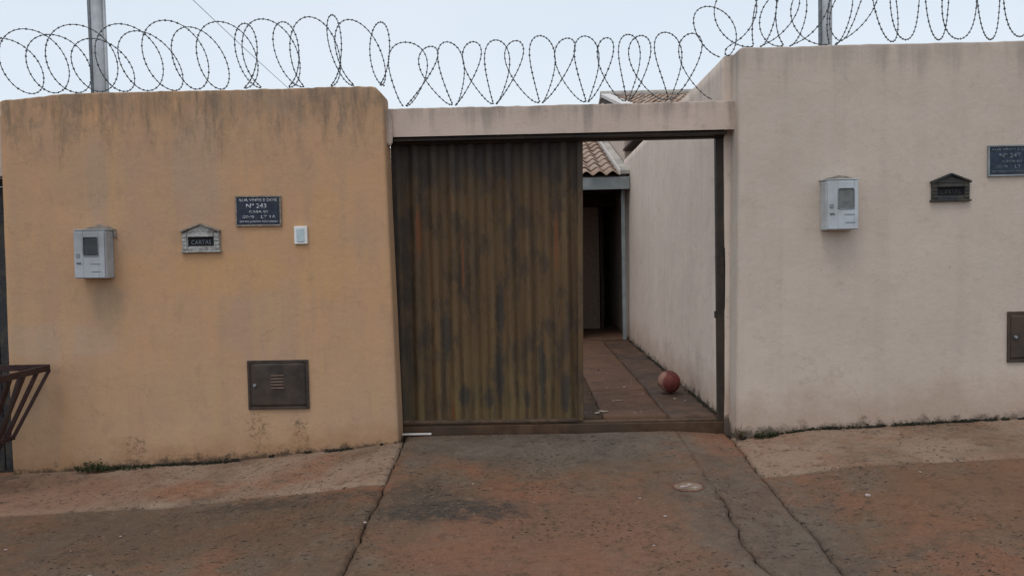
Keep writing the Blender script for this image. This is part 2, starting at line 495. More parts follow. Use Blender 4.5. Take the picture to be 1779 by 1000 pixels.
def tag(o, label=None, cat=None, group=None, kind=None):
    if label: o['label'] = label
    if cat: o['category'] = cat
    if group: o['group'] = group
    if kind: o['kind'] = kind
    return o


def bm_mesh(name, bm):
    me = bpy.data.meshes.new(name)
    bm.normal_update()
    bm.to_mesh(me)
    bm.free()
    return me


def box(bm, x0, x1, y0, y1, z0, z1, bev=0.0, seg=2, M4=None, mi=0):
    """axis-aligned box appended to bm, optionally bevelled and transformed"""
    tb = bmesh.new()
    bmesh.ops.create_cube(tb, size=1)
    for v in tb.verts:
        v.co = Vector(((x0 + x1) / 2 + v.co.x * (x1 - x0), (y0 + y1) / 2 + v.co.y * (y1 - y0), (z0 + z1) / 2 + v.co.z * (z1 - z0)))
    if bev:
        bmesh.ops.bevel(tb, geom=list(tb.edges), offset=bev, segments=seg, affect='EDGES', profile=.5)
    if M4 is not None:
        bmesh.ops.transform(tb, matrix=M4, verts=tb.verts)
    append(bm, tb, mi)


def append(bm, tb, mi=0):
    vm = {}
    for v in tb.verts:
        vm[v] = bm.verts.new(v.co)
    for fa in tb.faces:
        try:
            nf = bm.faces.new([vm[v] for v in fa.verts])
            nf.material_index = mi
            nf.smooth = fa.smooth
        except ValueError:
            pass
    tb.free()


def part_box(name, parent, mat, rng, bev=.003, **kw):
    """a box part given in WORLD coordinates, stored relative to its parent"""
    bm = bmesh.new()
    o = world_of(parent)
    box(bm, rng[0] - o.x, rng[1] - o.x, rng[2] - o.y, rng[3] - o.y, rng[4] - o.z, rng[5] - o.z, bev)
    return link(name, bm_mesh(name, bm), parent, mat)


def world_of(o):
    v = Vector((0, 0, 0))
    while o is not None:
        v += o.location
        o = o.parent
    return v


def tube(bm, pts, r, n=6, cap=True, radii=None, closed=False):
    rings = []
    N = len(pts)
    up = Vector((0, 0, 1))
    prev = None
    for i, p in enumerate(pts):
        p = Vector(p)
        a = Vector(pts[max(0, i - 1)])
        c = Vector(pts[min(N - 1, i + 1)])
        d = (c - a)
        if d.length < 1e-9:
            d = Vector((0, 0, 1))
        d.normalize()
        if prev is None:
            u = d.cross(up)
            if u.length < .05:
                u = d.cross(Vector((1, 0, 0)))
            u.normalize()
        else:
            u = prev - d * prev.dot(d)
            if u.length < 1e-6:
                u = d.cross(Vector((1, 0, 0)))
            u.normalize()
        prev = u
        w = d.cross(u)
        rr = radii[i] if radii else r
        rings.append([bm.verts.new(p + (u * math.cos(2 * math.pi * k / n) + w * math.sin(2 * math.pi * k / n)) * rr) for k in range(n)])
    for i in range(N - 1):
        for k in range(n):
            fa = bm.faces.new((rings[i][k], rings[i][(k + 1) % n], rings[i + 1][(k + 1) % n], rings[i + 1][k]))
            fa.smooth = True
    if cap:
        bm.faces.new(rings[0][::-1])
        bm.faces.new(rings[-1])


def bar(bm, a, b, w, h=None):
    """square bar between two points"""
    a, b = Vector(a), Vector(b)
    d = b - a
    L = d.length
    q = d.to_track_quat('Z', 'Y').to_matrix().to_4x4()
    box(bm, -w / 2, w / 2, -(h or w) / 2, (h or w) / 2, 0, L, .002, 1, Matrix.Translation(a) @ q)


def prism(bm, poly, y0, y1, bev=0, mi=0):
    """extrude an (x,z) outline from y0 (front) to y1"""
    tb = bmesh.new()
    va = [tb.verts.new((x, y0, z)) for x, z in poly]
    vb = [tb.verts.new((x, y1, z)) for x, z in poly]
    n = len(poly)
    tb.faces.new(va)
    tb.faces.new(vb[::-1])
    for i in range(n):
        tb.faces.new((va[i], vb[i], vb[(i + 1) % n], va[(i + 1) % n]))
    bmesh.ops.recalc_face_normals(tb, faces=tb.faces)
    if bev:
        bmesh.ops.bevel(tb, geom=list(tb.edges), offset=bev, segments=2, affect='EDGES')
    append(bm, tb, mi)


def fb(x, y, z=0.0, s=1.0, o=5):
    return noise.fractal(Vector((x * s, y * s, z * s)), 1.0, 2.0, o)


def lerp_tab(tab, x):
    if x <= tab[0][0]: return tab[0][1]
    for (a, va), (b_, vb) in zip(tab, tab[1:]):
        if x <= b_:
            t_ = (x - a) / (b_ - a)
            t_ = t_ * t_ * (3 - 2 * t_) * .5 + t_ * .5
            return va + (vb - va) * t_
    return tab[-1][1]


FOOT = [(-30, -1.4), (-8, -.52), (-3.95, -.292), (-2.45, -.235), (-1.5, -.155), (-.98, -.100), (-.5, -.095), (.3, -.095),
        (1.1, -.092), (1.57, -.118), (2.2, -.05), (3.7, .0), (8, .2), (30, 1.0)]


def H(x, y):
    """height of the pavement"""
    z = lerp_tab(FOOT, x)
    if y < 0:
        z -= min(-y, .9) * .06 + max(0, min(-y, 9) - .9) * .035
    return z


def text_part(txt, parent, mat, cx, cz, y, height, width=None, name='lettering', ext=.0012):
    cu = bpy.data.curves.new('lettering', 'FONT')
    cu.body = txt
    cu.size = 1
    cu.extrude = .0
    cu.offset = .012
    cu.resolution_u = 2
    ob = bpy.data.objects.new('lettering', cu)
    COL.objects.link(ob)
    dg = bpy.context.evaluated_depsgraph_get()
    me = bpy.data.meshes.new_from_object(ob.evaluated_get(dg))
    bpy.data.objects.remove(ob)
    bpy.data.curves.remove(cu)
    xs = [v.co.x for v in me.vertices]
    ys = [v.co.y for v in me.vertices]
    w0, w1, h0, h1 = min(xs), max(xs), min(ys), max(ys)
    s = height / (h1 - h0)
    sx = (width / (w1 - w0)) if width else s
    for v in me.vertices:
        v.co = Vector(((v.co.x - (w0 + w1) / 2) * sx, 0, (v.co.y - (h0 + h1) / 2) * s))
    bm = bmesh.new()
    bm.from_mesh(me)
    r = bmesh.ops.extrude_face_region(bm, geom=list(bm.faces))
    for e in r['geom']:
        if isinstance(e, bmesh.types.BMVert):
            e.co.y -= ext
    bmesh.ops.recalc_face_normals(bm, faces=bm.faces)
    bm.to_mesh(me)
    bm.free()
    me.materials.clear()
    o = link(name, me, parent, mat)
    o.location = (cx, y, cz)
    return o


# ================================================================ ground
def sheet(name, xl, xr, ys, nx, mat, relief=.004, edge=.012, label=None, cat=None, seed=0, zoff=0.0, skirt=.06, zf=None, el=None, er=None):
    """slab whose left and right edges are the curves xl(y), xr(y); it gets a downward skirt"""
    verts, faces = [], []
    ny = len(ys)
    zf = zf or H
    for j, y in enumerate(ys):
        a, b_ = xl(y), xr(y)
        for i in range(nx + 1):
            u = i / nx
            x = a + (b_ - a) * u
            d = min(x - a, b_ - x, y - ys[-1] if ys[-1] < ys[0] else 1, ys[0] - y if ys[-1] < ys[0] else 1)
            z = zf(x, y) + zoff + relief * fb(x, y, seed, 2.2) + relief * .35 * fb(x, y, seed + 3, 14, 3)
            if d < .03:
                k_ = 1.0
                if er and (b_ - x) <= d + 1e-9: k_ = er(y)
                if el and (x - a) <= d + 1e-9: k_ = el(y)
                z -= k_ * edge * (1 - max(d, 0) / .03) ** 2
            verts.append((x, y, z))
    for j in range(ny - 1):
        for i in range(nx):
            a = j * (nx + 1) + i
            faces.append((a, a + nx + 1, a + nx + 2, a + 1))
    # skirt
    ring = [i for i in range(nx + 1)] + [j * (nx + 1) + nx for j in range(1, ny)] + \
           [(ny - 1) * (nx + 1) + i for i in range(nx - 1, -1, -1)] + [j * (nx + 1) for j in range(ny - 2, 0, -1)]
    base = len(verts)
    for k in ring:
        v = verts[k]
        verts.append((v[0], v[1], v[2] - skirt))
    n = len(ring)
    for k in range(n):
        faces.append((ring[k], ring[(k + 1) % n], base + (k + 1) % n, base + k))
    me = bpy.data.meshes.new(name)
    me.from_pydata(verts, [], faces)
    o = link(name, me, None, mat, True)
    tag(o, label, cat, kind='structure')
    return o


def rng(a, b, step):
    n = max(1, int(round(abs(b - a) / step)))
    return [a + (b - a) * i / n for i in range(n + 1)]


def c1(y):  # left driveway joint
    return -.955 + .022 * y * -1 * .9 + .018 * fb(0, y * 1.5, 1, 1.6) + .012 * fb(0, y, 8, 9, 3)


def c2(y):  # crack inside the driveway
    return 1.165 + .02 * y + .05 * fb(0, y, 4, 1.8) + .018 * fb(0, y, 2, 9, 3)


def c2b(y):
    return c2(y) + (0.0003 if y > -1.0 else .0003 + min(1, (-1.0 - y) / .2) * .008 * (1 + .9 * fb(0, y, 6, 5)))


def crackf(y):
    return max(0, min(1, (-.95 - y) / .35))


def c3(y):  # right driveway joint
    return 1.55 + .03 * y + .02 * fb(0, y, 3, 2.5) + .01 * fb(0, y, 12, 12, 3)


def gap(y):
    return .007 * (1 + .7 * fb(0, y, 21, 4))


Y_STRIP = -.86
def ystrip(x):
    return Y_STRIP + .03 * fb(x, 0, 9, 1.5)


sheet('driveway', lambda y: c1(y) + gap(y), c2, rng(.235, -3.2, .03), 76, 'drive', seed=1, er=crackf)
sheet('driveway', c2b, lambda y: c3(y) - gap(y + 5), rng(.235, -3.2, .03), 14, 'drive', seed=1, el=crackf)
sheet('kerb_strip', lambda y: -4.3, lambda y: c1(y) - .006, rng(.1, Y_STRIP, .03), 120, 'strip', relief=.006, seed=4, zoff=.002, edge=.014)
sheet('kerb_strip', lambda y: c3(y) + .006, lambda y: 6.0, rng(.1, Y_STRIP + .06, .03), 150, 'strip', relief=.006, seed=6, zoff=.002, edge=.014)
sheet('pavement', lambda y: -5.2, lambda y: c1(y) - .004, rng(Y_STRIP - .014, -3.2, .03), 140, 'pave', relief=.007, seed=8)
sheet('pavement', lambda y: c3(y) + .004, lambda y: 6.0, rng(Y_STRIP + .048, -3.2, .03), 150, 'pave_r', relief=.007, seed=11)
sheet('road', lambda y: -30, lambda y: 30, [-3.21] + rng(-3.6, -14, .5), 120, 'pave', relief=.01, seed=15)


def big_ground():
    xs = [-400, -120, -50, -30, -20, -12] + rng(-8, 8, .5) + [12, 20, 30, 50, 120, 400]
    ys = [400, 150, 60, 30] + rng(20, 1, 1) + rng(.8, -5, .2) + [-7, -9, -14, -30, -60, -150, -400]
    verts = [(x, y, H(max(-30, min(30, x)), y) - (.035 if -8 < x < 8 and y < .5 else .12)) for y in ys for x in xs]
    n = len(xs)
    faces = [(j * n + i, (j + 1) * n + i, (j + 1) * n + i + 1, j * n + i + 1) for j in range(len(ys) - 1) for i in range(n - 1)]
    me = bpy.data.meshes.new('ground')
    me.from_pydata(verts, [], faces)
    o = link('ground', me, None, 'soil', True)
    tag(o, kind='structure')


big_ground()


# ================================================================ walls
def wall(name, x0b, x1b, x0t, x1t, y0, y1, ztop, zbot, nx, nz, mat, label, seed=0, r=.014, cat='wall', amp=.004, endr=.02, parent=None):
    """plastered wall: rounded coping, rounded ends, slightly uneven faces. ends lean from (x..b at z=0) to (x..t at top)"""
    prof = []  # (side 0 front..1 back, zfraction or top)
    for k in range(nz + 1):
        prof.append(('f', k / nz))
    for a in (22.5, 45, 67.5):
        prof.append(('rf', a))
    for q in (.0, .25, .5, .75, 1.0):
        prof.append(('t', q))
    for a in (67.5, 45, 22.5):
        prof.append(('rb', a))
    for k in range(nz, -1, -4):
        prof.append(('b', k / nz))
    cols = []
    us = [0] + [q for q in (endr * .3, endr) if True]
    L = x1b - x0b
    ulist = [0, endr * .3 / L, endr / L] + [endr / L + (1 - 2 * endr / L) * i / nx for i in range(1, nx)] + [1 - endr / L, 1 - endr * .3 / L, 1]
    inset = [endr, endr * .35, 0] + [0] * (nx - 1) + [0, endr * .35, endr]
    verts = []
    for u, ins in zip(ulist, inset):
        for kind, q in prof:
            xc = x0b + L * u
            zt = ztop(xc) - ins * .8 + .005 * fb(xc, seed, 0, 2.5) + .005 * fb(xc, seed, 5, 14, 4)
            if kind in 'fb':
                z = zbot + (zt - r - zbot) * q
                y = y0 + ins if kind == 'f' else y1 - ins
            elif kind == 'rf':
                z = zt - r + r * math.sin(R(q)); y = y0 + ins + r - r * math.cos(R(q))
            elif kind == 'rb':
                z = zt - r + r * math.sin(R(q)); y = y1 - ins - r + r * math.cos(R(q))
            else:
                z = zt; y = y0 + ins + r + (y1 - y0 - 2 * ins - 2 * r) * q
            f_ = max(0, min(1.2, z / ztop(xc)))
            x = (x0b + (x0t - x0b) * f_) + u * ((x1b + (x1t - x1b) * f_) - (x0b + (x0t - x0b) * f_))
            sgn = 1 if kind in ('b', 'rb') else -1
            y += sgn * amp * fb(x, z, seed + (7 if sgn > 0 else 0), 1.8) + sgn * .0012 * fb(x, z, seed + 2, 9, 3)
            if u in (0, 1):
                x += .003 * fb(seed + u * 9, z, 3, 5)
            verts.append((x, y, z))
    n = len(prof)
    faces = []
    for c in range(len(ulist) - 1):
        for k in range(n - 1):
            a = c * n + k
            faces.append((a, a + n, a + n + 1, a + 1))
    faces.append(tuple(range(n)))
    o_ = (len(ulist) - 1) * n
    faces.append(tuple(range(o_ + n - 1, o_ - 1, -1)))
    me = bpy.data.meshes.new(name)
    me.from_pydata(verts, [], faces)
    bm = bmesh.new(); bm.from_mesh(me)
    bmesh.ops.recalc_face_normals(bm, faces=bm.faces)
    bm.to_mesh(me); bm.free()
    ob = link(name, me, parent, mat)
    for p in me.polygons:
        p.use_smooth = len(p.vertices) == 4
    if parent is None:
        tag(ob, label, cat)
    return ob


def ztop_left(x):
    return lerp_tab([(-4.2, 2.535), (-3.9, 2.545), (-3.4, 2.585), (-1.05, 2.582), (-.985, 2.53)], x)


wall('street_wall', -3.958, -.985, -3.925, -1.035, 0, .25, ztop_left, -.42, 90, 64, 'ochre',
     'stained ochre plaster front wall left of the brown gate, with the grey meter box on it', seed=1, endr=.02)
wall('street_wall', 1.572, 7.2, 1.613, 7.2, 0, .25, lambda x: 2.80, -.3, 90, 48, 'beige',
     'tall pale beige plaster front wall right of the gate opening', seed=5, endr=.025)
wall('gate_lintel', -1.06, 1.61, -1.06, 1.61, .13, .249, lambda x: 2.436, 2.222, 60, 6, 'lintel',
     'pale plastered concrete lintel spanning above the brown sliding gate', seed=9, r=.01, cat='beam', amp=.005, endr=.005)

# plaster lip where the lintel was cast against the left wall
bm = bmesh.new()
prism(bm, [(-1.055, 2.42), (-.995, 2.428), (-.985, 2.25), (-.99, 2.165), (-1.01, 2.15), (-1.05, 2.19)], .09, .13, .008)
o = link('mortar_lip', bm_mesh('mortar_lip', bm), None, 'lintel')
tag(o, 'rough mortar lip joining the lintel to the ochre wall corner', 'mortar')


# corridor side wall running back from the street (butts against the rear of the right wall)
def corridor_wall():
    x0, x1 = 1.56, 1.71
    ya, yb = .253, 6.44
    nY, nZ = 80, 36
    verts, faces = [], []
    prof = [('l', k / nZ) for k in range(nZ + 1)] + [('t', .2), ('t', .8)] + [('r', 1 - k / 6) for k in range(7)]
    for j in range(nY + 1):
        y = ya + (yb - ya) * j / nY
        zt = 2.805 - .014 * (y - ya) + .006 * fb(y, 2, 0, 2.5)
        for k, q in prof:
            if k == 'l': x, z = x0, -.3 + (zt - .015 + .3) * q
            elif k == 'r': x, z = x1, -.3 + (zt - .015 + .3) * q
            else: x, z = x0 + (x1 - x0) * q, zt
            x -= .005 * fb(y, z, 4, 1.6) if k == 'l' else 0
            if k == 'l': x -= .018 * max(0, 1 - z / 1.2)
            verts.append((x, y, z))
    n = len(prof)
    for j in range(nY):
        for k in range(n - 1):
            a = j * n + k
            faces.append((a, a + 1, a + n + 1, a + n))
    faces.append(tuple(range(n))); faces.append(tuple(range(nY * n + n - 1, nY * n - 1, -1)))
    me = bpy.data.meshes.new('boundary_wall'); me.from_pydata(verts, [], faces)
    bm = bmesh.new(); bm.from_mesh(me); bmesh.ops.recalc_face_normals(bm, faces=bm.faces); bm.to_mesh(me); bm.free()
    o = link('boundary_wall', me, None, 'corridor')
    for p in me.polygons: p.use_smooth = len(p.vertices) == 4
    tag(o, 'long pale side wall running back along the passage behind the open gateway', 'wall')


corridor_wall()

# ================================================================ passage floor behind the gate
fl = lambda x, y: -.012
sheet('passage_floor', lambda y: -3.7, lambda y: .60 + .012 * fb(0, y, 2, 2), rng(5.93, .43, .08)[::1], 30, 'floor_brown', .004, .008, zf=fl, seed=3)
sheet('passage_floor', lambda y: .612 + .012 * fb(0, y, 2, 2), lambda y: 1.135 + .016 * fb(0, y, 5, 2.5), rng(1.62, .43, .04), 16, 'floor_red', .005, .008, zf=fl, seed=5)
sheet('passage_floor', lambda y: .612 + .012 * fb(0, y, 2, 2), lambda y: 1.135 + .016 * fb(0, y, 5, 2.5), rng(5.93, 1.632, .06), 16, 'floor_red', .005, .008, zf=fl, seed=6)
sheet('passage_floor', lambda y: 1.149 + .016 * fb(0, y, 5, 2.5), lambda y: 1.535, rng(5.93, .43, .05), 14, 'floor_dark', .004, .008, zf=lambda x, y: -.02, seed=7)


# sill of the gateway
bm = bmesh.new()
box(bm, -.99, 1.565, .262, .42, -.24, -.034, .006)
for v in bm.verts:
    v.co.z += .002 * fb(v.co.x, v.co.y, 0, 3)
o = link('sill', bm_mesh('sill', bm), None, 'floor_brown')
tag(o, kind='structure')

# ================================================================ gate frame and sliding gate
gf = thing('gateway', (0, .3, -.03), 'dark steel gateway frame with a slim post at the right of the opening', 'gate frame')
part_box('top_rail', gf, 'frame', (-1.04, 1.558, .16, .249, 2.192, 2.2185))
part_box('top_rail', gf, 'frame', (-1.2, 1.558, .2515, .335, 2.180, 2.25))
part_box('post', gf, 'frame', (1.497, 1.553, .268, .33, -.034, 2.178))
lk = part_box('lock_plate', gf, 'frame', (1.5545, 1.566, .262, .325, .78, 1.33))
part_box('latch', gf, 'frame', (1.478, 1.4965, .275, .30, .78, .835))
part_box('track', gf, 'rail', (-.99, 1.496, .285, .315, -.033, -.018), .002)

gate = thing('sliding_gate', (-.28, .3, -.015), 'corrugated brown sheet metal sliding gate, rust streaked and half closing the opening', 'gate')
o0 = gate.location


def sheet_panel():
    xa, xb, za, zb = -.992, .395, .006, 2.205
    pitch, amp = .1455, .019
    nx, nz = 190, 40
    verts, faces = [], []
    for s_ in (0, 1):
        for j in range(nz + 1):
            z = za + (zb - za) * j / nz
            for i in range(nx + 1):
                x = xa + (xb + .034 * j / nz - xa) * i / nx
                ph = 2 * math.pi * (x - xa) / pitch
                w = math.cos(ph)
                w = max(-1, min(1, w * 1.35)) * amp + math.cos(2 * ph) * .0014
                y = .302 - w + .004 * fb(x, z, 3, 1.7) + (0 if s_ == 0 else .0022)
                verts.append((x - o0.x, y - o0.y, z - o0.z + (.0035 * math.cos(ph) if j == 0 else 0)))
    n = (nx + 1) * (nz + 1)
    for j in range(nz):
        for i in range(nx):
            a = j * (nx + 1) + i
            faces.append((a, a + 1, a + nx + 2, a + nx + 1))
            faces.append((n + a, n + a + nx + 1, n + a + nx + 2, n + a + 1))
    me = bpy.data.meshes.new('corrugated_sheet'); me.from_pydata(verts, [], faces)
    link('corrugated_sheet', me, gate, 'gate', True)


sheet_panel()
bm = bmesh.new()
prism(bm, [(.397 - o0.x, -.012 - o0.z), (.438 - o0.x, -.012 - o0.z), (.468 - o0.x, 2.1785 - o0.z), (.424 - o0.x, 2.1785 - o0.z)], .272 - o0.y, .33 - o0.y, .003)
link('stile', bm_mesh('stile', bm), gate, 'gate')
part_box('bottom_rail', gate, 'rail', (-.99, .396, .268, .335, -.0165, .001), .003)
part_box('back_stile', gate, 'frame', (-1.03, -.993, .272, .33, -.012, 2.1795))

# pale metal strip lying at the foot of the gate
bm = bmesh.new()
box(bm, -.115, .115, -.014, .014, 0, .012, .003)
o = link('metal_strip', bm_mesh('metal_strip', bm), None, 'flash_edge')
o.location = (-.875, .215, -.088)
tag(o, 'short pale metal strip lying at the lower left foot of the brown gate', 'metal strip')


# ================================================================ roof tiles and houses
def tile_mesh(pitch, length):
    nx = 8
    verts, faces = [], []
    for (y, lift) in ((0, .026), (length, .0)):
        for s_ in (0, 1):
            for i in range(nx + 1):
                u = i / nx
                x = pitch * (u * 1.06 - .03)
                z = .030 * math.cos(2 * math.pi * (u - .5)) + lift - (.012 if s_ else 0)
                verts.append((x, y, z))
    n = nx + 1
    for i in range(nx):
        faces.append((i, i + 1, 2 * n + i + 1, 2 * n + i))            # top
        faces.append((n + i, 3 * n + i, 3 * n + i + 1, n + i + 1))    # under
        faces.append((i, n + i, n + i + 1, i + 1))                    # front lip
    faces.append((0, 2 * n, 3 * n, n)); faces.append((nx, n + nx, 3 * n + nx, 2 * n + nx))
    me = bpy.data.meshes.new('tile'); me.from_pydata(verts, [], faces)
    me.materials.append(M['tile'])
    for p in me.polygons: p.use_smooth = True
    return me


def tiles(parent, x0, x1, y0, z0, y1, slope, pitch, rows):
    ang = math.atan(slope)
    L = (y1 - y0) / math.cos(ang)
    step = L / rows
    me = tile_mesh(pitch, step * 1.12)
    w = world_of(parent)
    n = int(round((x1 - x0) / pitch))
    for j in range(rows):
        for i in range(n):
            o = bpy.data.objects.new('tile', me)
            COL.objects.link(o)
            o.parent = parent
            yy = y0 + j * step * math.cos(ang) + rnd.uniform(-.006, .006)
            zz = z0 + (yy - y0) * slope
            o.location = (x0 + i * pitch - w.x + rnd.uniform(-.003, .003), yy - w.y, zz - w.z + rnd.uniform(0, .004))
            o.rotation_euler = (ang + rnd.uniform(-.006, .006), 0, rnd.uniform(-.015, .015))


def deck(name, parent, x0, x1, y0, z0, yr, zr, y2, z2, th, mat):
    """closed gable roof slab under the tiles"""
    w = world_of(parent)
    tb = bmesh.new()
    pts = [(y0, z0), (yr, zr), (y2, z2), (y2, z2 - th), (yr, zr - th), (y0, z0 - th)]
    va = [tb.verts.new((x0 - w.x, y - w.y, z - w.z)) for y, z in pts]
    vb = [tb.verts.new((x1 - w.x, y - w.y, z - w.z)) for y, z in pts]
    for q in (0, 1, 2, 3, 4, 5):
        tb.faces.new((va[q], va[(q + 1) % 6], vb[(q + 1) % 6], vb[q]))
    for vs in (va, vb):
        tb.faces.new((vs[0], vs[1], vs[4], vs[5])); tb.faces.new((vs[1], vs[2], vs[3], vs[4]))
    bmesh.ops.recalc_face_normals(tb, faces=tb.faces)
    return link(name, bm_mesh(name, tb), parent, mat)


# --- the house at the end of the passage
hs = thing('house', (-.4, 5.95, 0), 'small house with clay tile roof and grey eave at the end of the passage', 'house')
S1 = .28
rf = deck('roof', hs, -2.45, 1.40, 5.79, 2.42, 9.9, 2.42 + S1 * 4.11, 14.0, 2.44, .07, 'dark_wood')
tiles(rf, -2.44, 1.40, 5.70, 2.425, 9.86, S1, .192, 11)
# flashing slab between tiles and the neighbouring wall
bm = bmesh.new()
w = world_of(hs)


def sloped(bm, x0, x1, ya, za, yb, zb, th):
    tb = bmesh.new()
    vs = [tb.verts.new(p) for p in ((x0, ya, za), (x1, ya, za), (x1, yb, zb), (x0, yb, zb), (x0, ya, za - th), (x1, ya, za - th), (x1, yb, zb - th), (x0, yb, zb - th))]
    for q in ((0, 1, 2, 3), (7, 6, 5, 4), (0, 4, 5, 1), (1, 5, 6, 2), (2, 6, 7, 3), (3, 7, 4, 0)):
        tb.faces.new([vs[k] for k in q])
    bmesh.ops.recalc_face_normals(tb, faces=tb.faces)
    append(bm, tb)


sloped(bm, 1.425 - w.x, 1.556 - w.x, 5.77 - w.y, 2.49, 9.9 - w.y, 2.49 + S1 * 4.13, .05)
link('flashing', bm_mesh('flashing', bm), hs, 'flash')
bm = bmesh.new()
sloped(bm, 1.403 - w.x, 1.424 - w.x, 5.76 - w.y, 2.50, 9.9 - w.y, 2.50 + S1 * 4.14, .07)
link('flashing_edge', bm_mesh('flashing_edge', bm), hs, 'flash_edge')
part_box('fascia', hs, 'fascia', (-2.45, 1.552, 5.735, 5.785, 2.215, 2.392))
part_box('soffit', hs, 'dark_wood', (-2.45, 1.552, 5.79, 13.8, 2.25, 2.30))
part_box('wall', hs, 'house_wall', (-2.40, .80, 5.95, 6.08, -.2, 2.246))
part_box('wall', hs, 'house_wall', (-2.40, -2.27, 6.082, 13.6, -.2, 2.246))
part_box('wall', hs, 'house_wall', (-2.26, 1.552, 13.5, 13.63, -.2, 2.246))
part_box('porch_wall', hs, 'room', (-2.26, 1.265, 7.6, 7.73, -.02, 2.06))
part_box('porch_shade_band', hs, 'dark_wood', (-2.26, 1.552, 7.55, 7.75, 2.063, 2.247))  # dark strip put in for the band of shade above the porch wall
part_box('inner_door', hs, 'dark_wood', (1.27, 1.31, 7.45, 8.5, .0, 2.05))
part_box('end_wall', hs, 'room', (1.311, 1.552, 9.6, 9.7, -.02, 2.246))
part_box('porch_column', hs, 'fascia', (1.447, 1.502, 5.915, 5.97, -.02, 2.22), .006)
o = part_box('porch_floor', hs, 'floor_red', (-2.26, 1.552, 5.94, 13.4, -.2, -.002), .006)
part_box('porch_side', hs, 'house_wall', (1.553, 1.559, 6.44, 13.4, -.02, 2.24), 0)

# --- the neighbouring house behind the right wall
nh = thing('house', (3.1, 6.46, 0), 'taller neighbouring house whose pale verge and tile roof peek above the lintel', 'house')
S2 = .242
w = world_of(nh)
rf = deck('roof', nh, 1.58, 6.3, 4.98, 3.12, 9.9, 3.12 + S2 * 4.92, 15, 3.12, .07, 'dark_wood')
tiles(rf, 1.76, 6.16, 4.95, 3.145, 9.86, S2, .2, 13)
bm = bmesh.new()
sloped(bm, 1.55 - w.x, 1.74 - w.x, 4.95 - w.y, 3.205, 9.9 - w.y, 3.205 + S2 * 4.95, .06)
sloped(bm, 1.55 - w.x, 1.74 - w.x, 9.9 - w.y, 3.205 + S2 * 4.95, 15 - w.y, 3.2, .06)
link('verge', bm_mesh('verge', bm), nh, 'flash_edge')
bm = bmesh.new()
tube(bm, [(1.55 - w.x, 9.93 - w.y, 4.385), (6.3 - w.x, 9.93 - w.y, 4.385)], .075, 8)
link('ridge_cap', bm_mesh('ridge_cap', bm), nh, 'flash')
part_box('soffit', nh, 'dark_wood', (1.55, 6.3, 4.97, 6.455, 2.85, 2.885))
part_box('fascia', nh, 'dark_wood', (1.55, 6.3, 4.93, 4.968, 2.855, 3.10))
# walls: gable side along the boundary, and front
bm = bmesh.new()
tb = bmesh.new()
pts = [(6.46, -.2), (6.46, 3.40), (9.9, 4.23), (13.6, 3.35), (13.6, -.2)]
va = [tb.verts.new((1.575 - w.x, y - w.y, z)) for y, z in pts]
vb = [tb.verts.new((1.70 - w.x, y - w.y, z)) for y, z in pts]
tb.faces.new(va); tb.faces.new(vb[::-1])
for q in range(5): tb.faces.new((va[q], va[(q + 1) % 5], vb[(q + 1) % 5], vb[q]))
bmesh.ops.recalc_face_normals(tb, faces=tb.faces)
append(bm, tb)
link('wall', bm_mesh('wall', bm), nh, 'house_wall')
part_box('wall', nh, 'house_wall', (1.702, 6.2, 6.465, 6.6, -.2, 3.35), .004)
part_box('wall', nh, 'house_wall', (6.07, 6.2, 6.602, 13.6, -.2, 3.05), .004)
part_box('wall', nh, 'house_wall', (1.702, 6.06, 13.46, 13.6, -.2, 3.3), .004)


# ================================================================ neighbour's gateway at the far left
ng = thing('gate', (-5.1, .3, -.35), 'dark greenish steel gate just visible at the left edge beyond the ochre wall', 'gate')
w = world_of(ng)
part_box('frame', ng, 'frame', (-6.3, -4.0, .27, .33, 1.93, 1.99))
part_box('frame', ng, 'frame', (-4.04, -3.975, .262, .335, -.42, 1.928))
for k in range(15):
    part_box('board', ng, 'iron', (-6.28 + k * .149, -6.28 + k * .149 + .142, .285, .315, -.38, 1.925), .004)
wall('gate_lintel', -6.4, -3.93, -6.4, -3.93, .05, .22, lambda x: 2.44, 1.985, 30, 8, 'lintel',
     'pale lintel over the dark gate at the far left edge', seed=19, r=.01, cat='beam', amp=.002, endr=.005)
wall('street_wall', -9.0, -6.405, -9.0, -6.405, 0, .25, lambda x: 2.52, -.8, 20, 16, 'ochre',
     'ochre plaster wall beyond the dark gate, outside the left edge', seed=23)


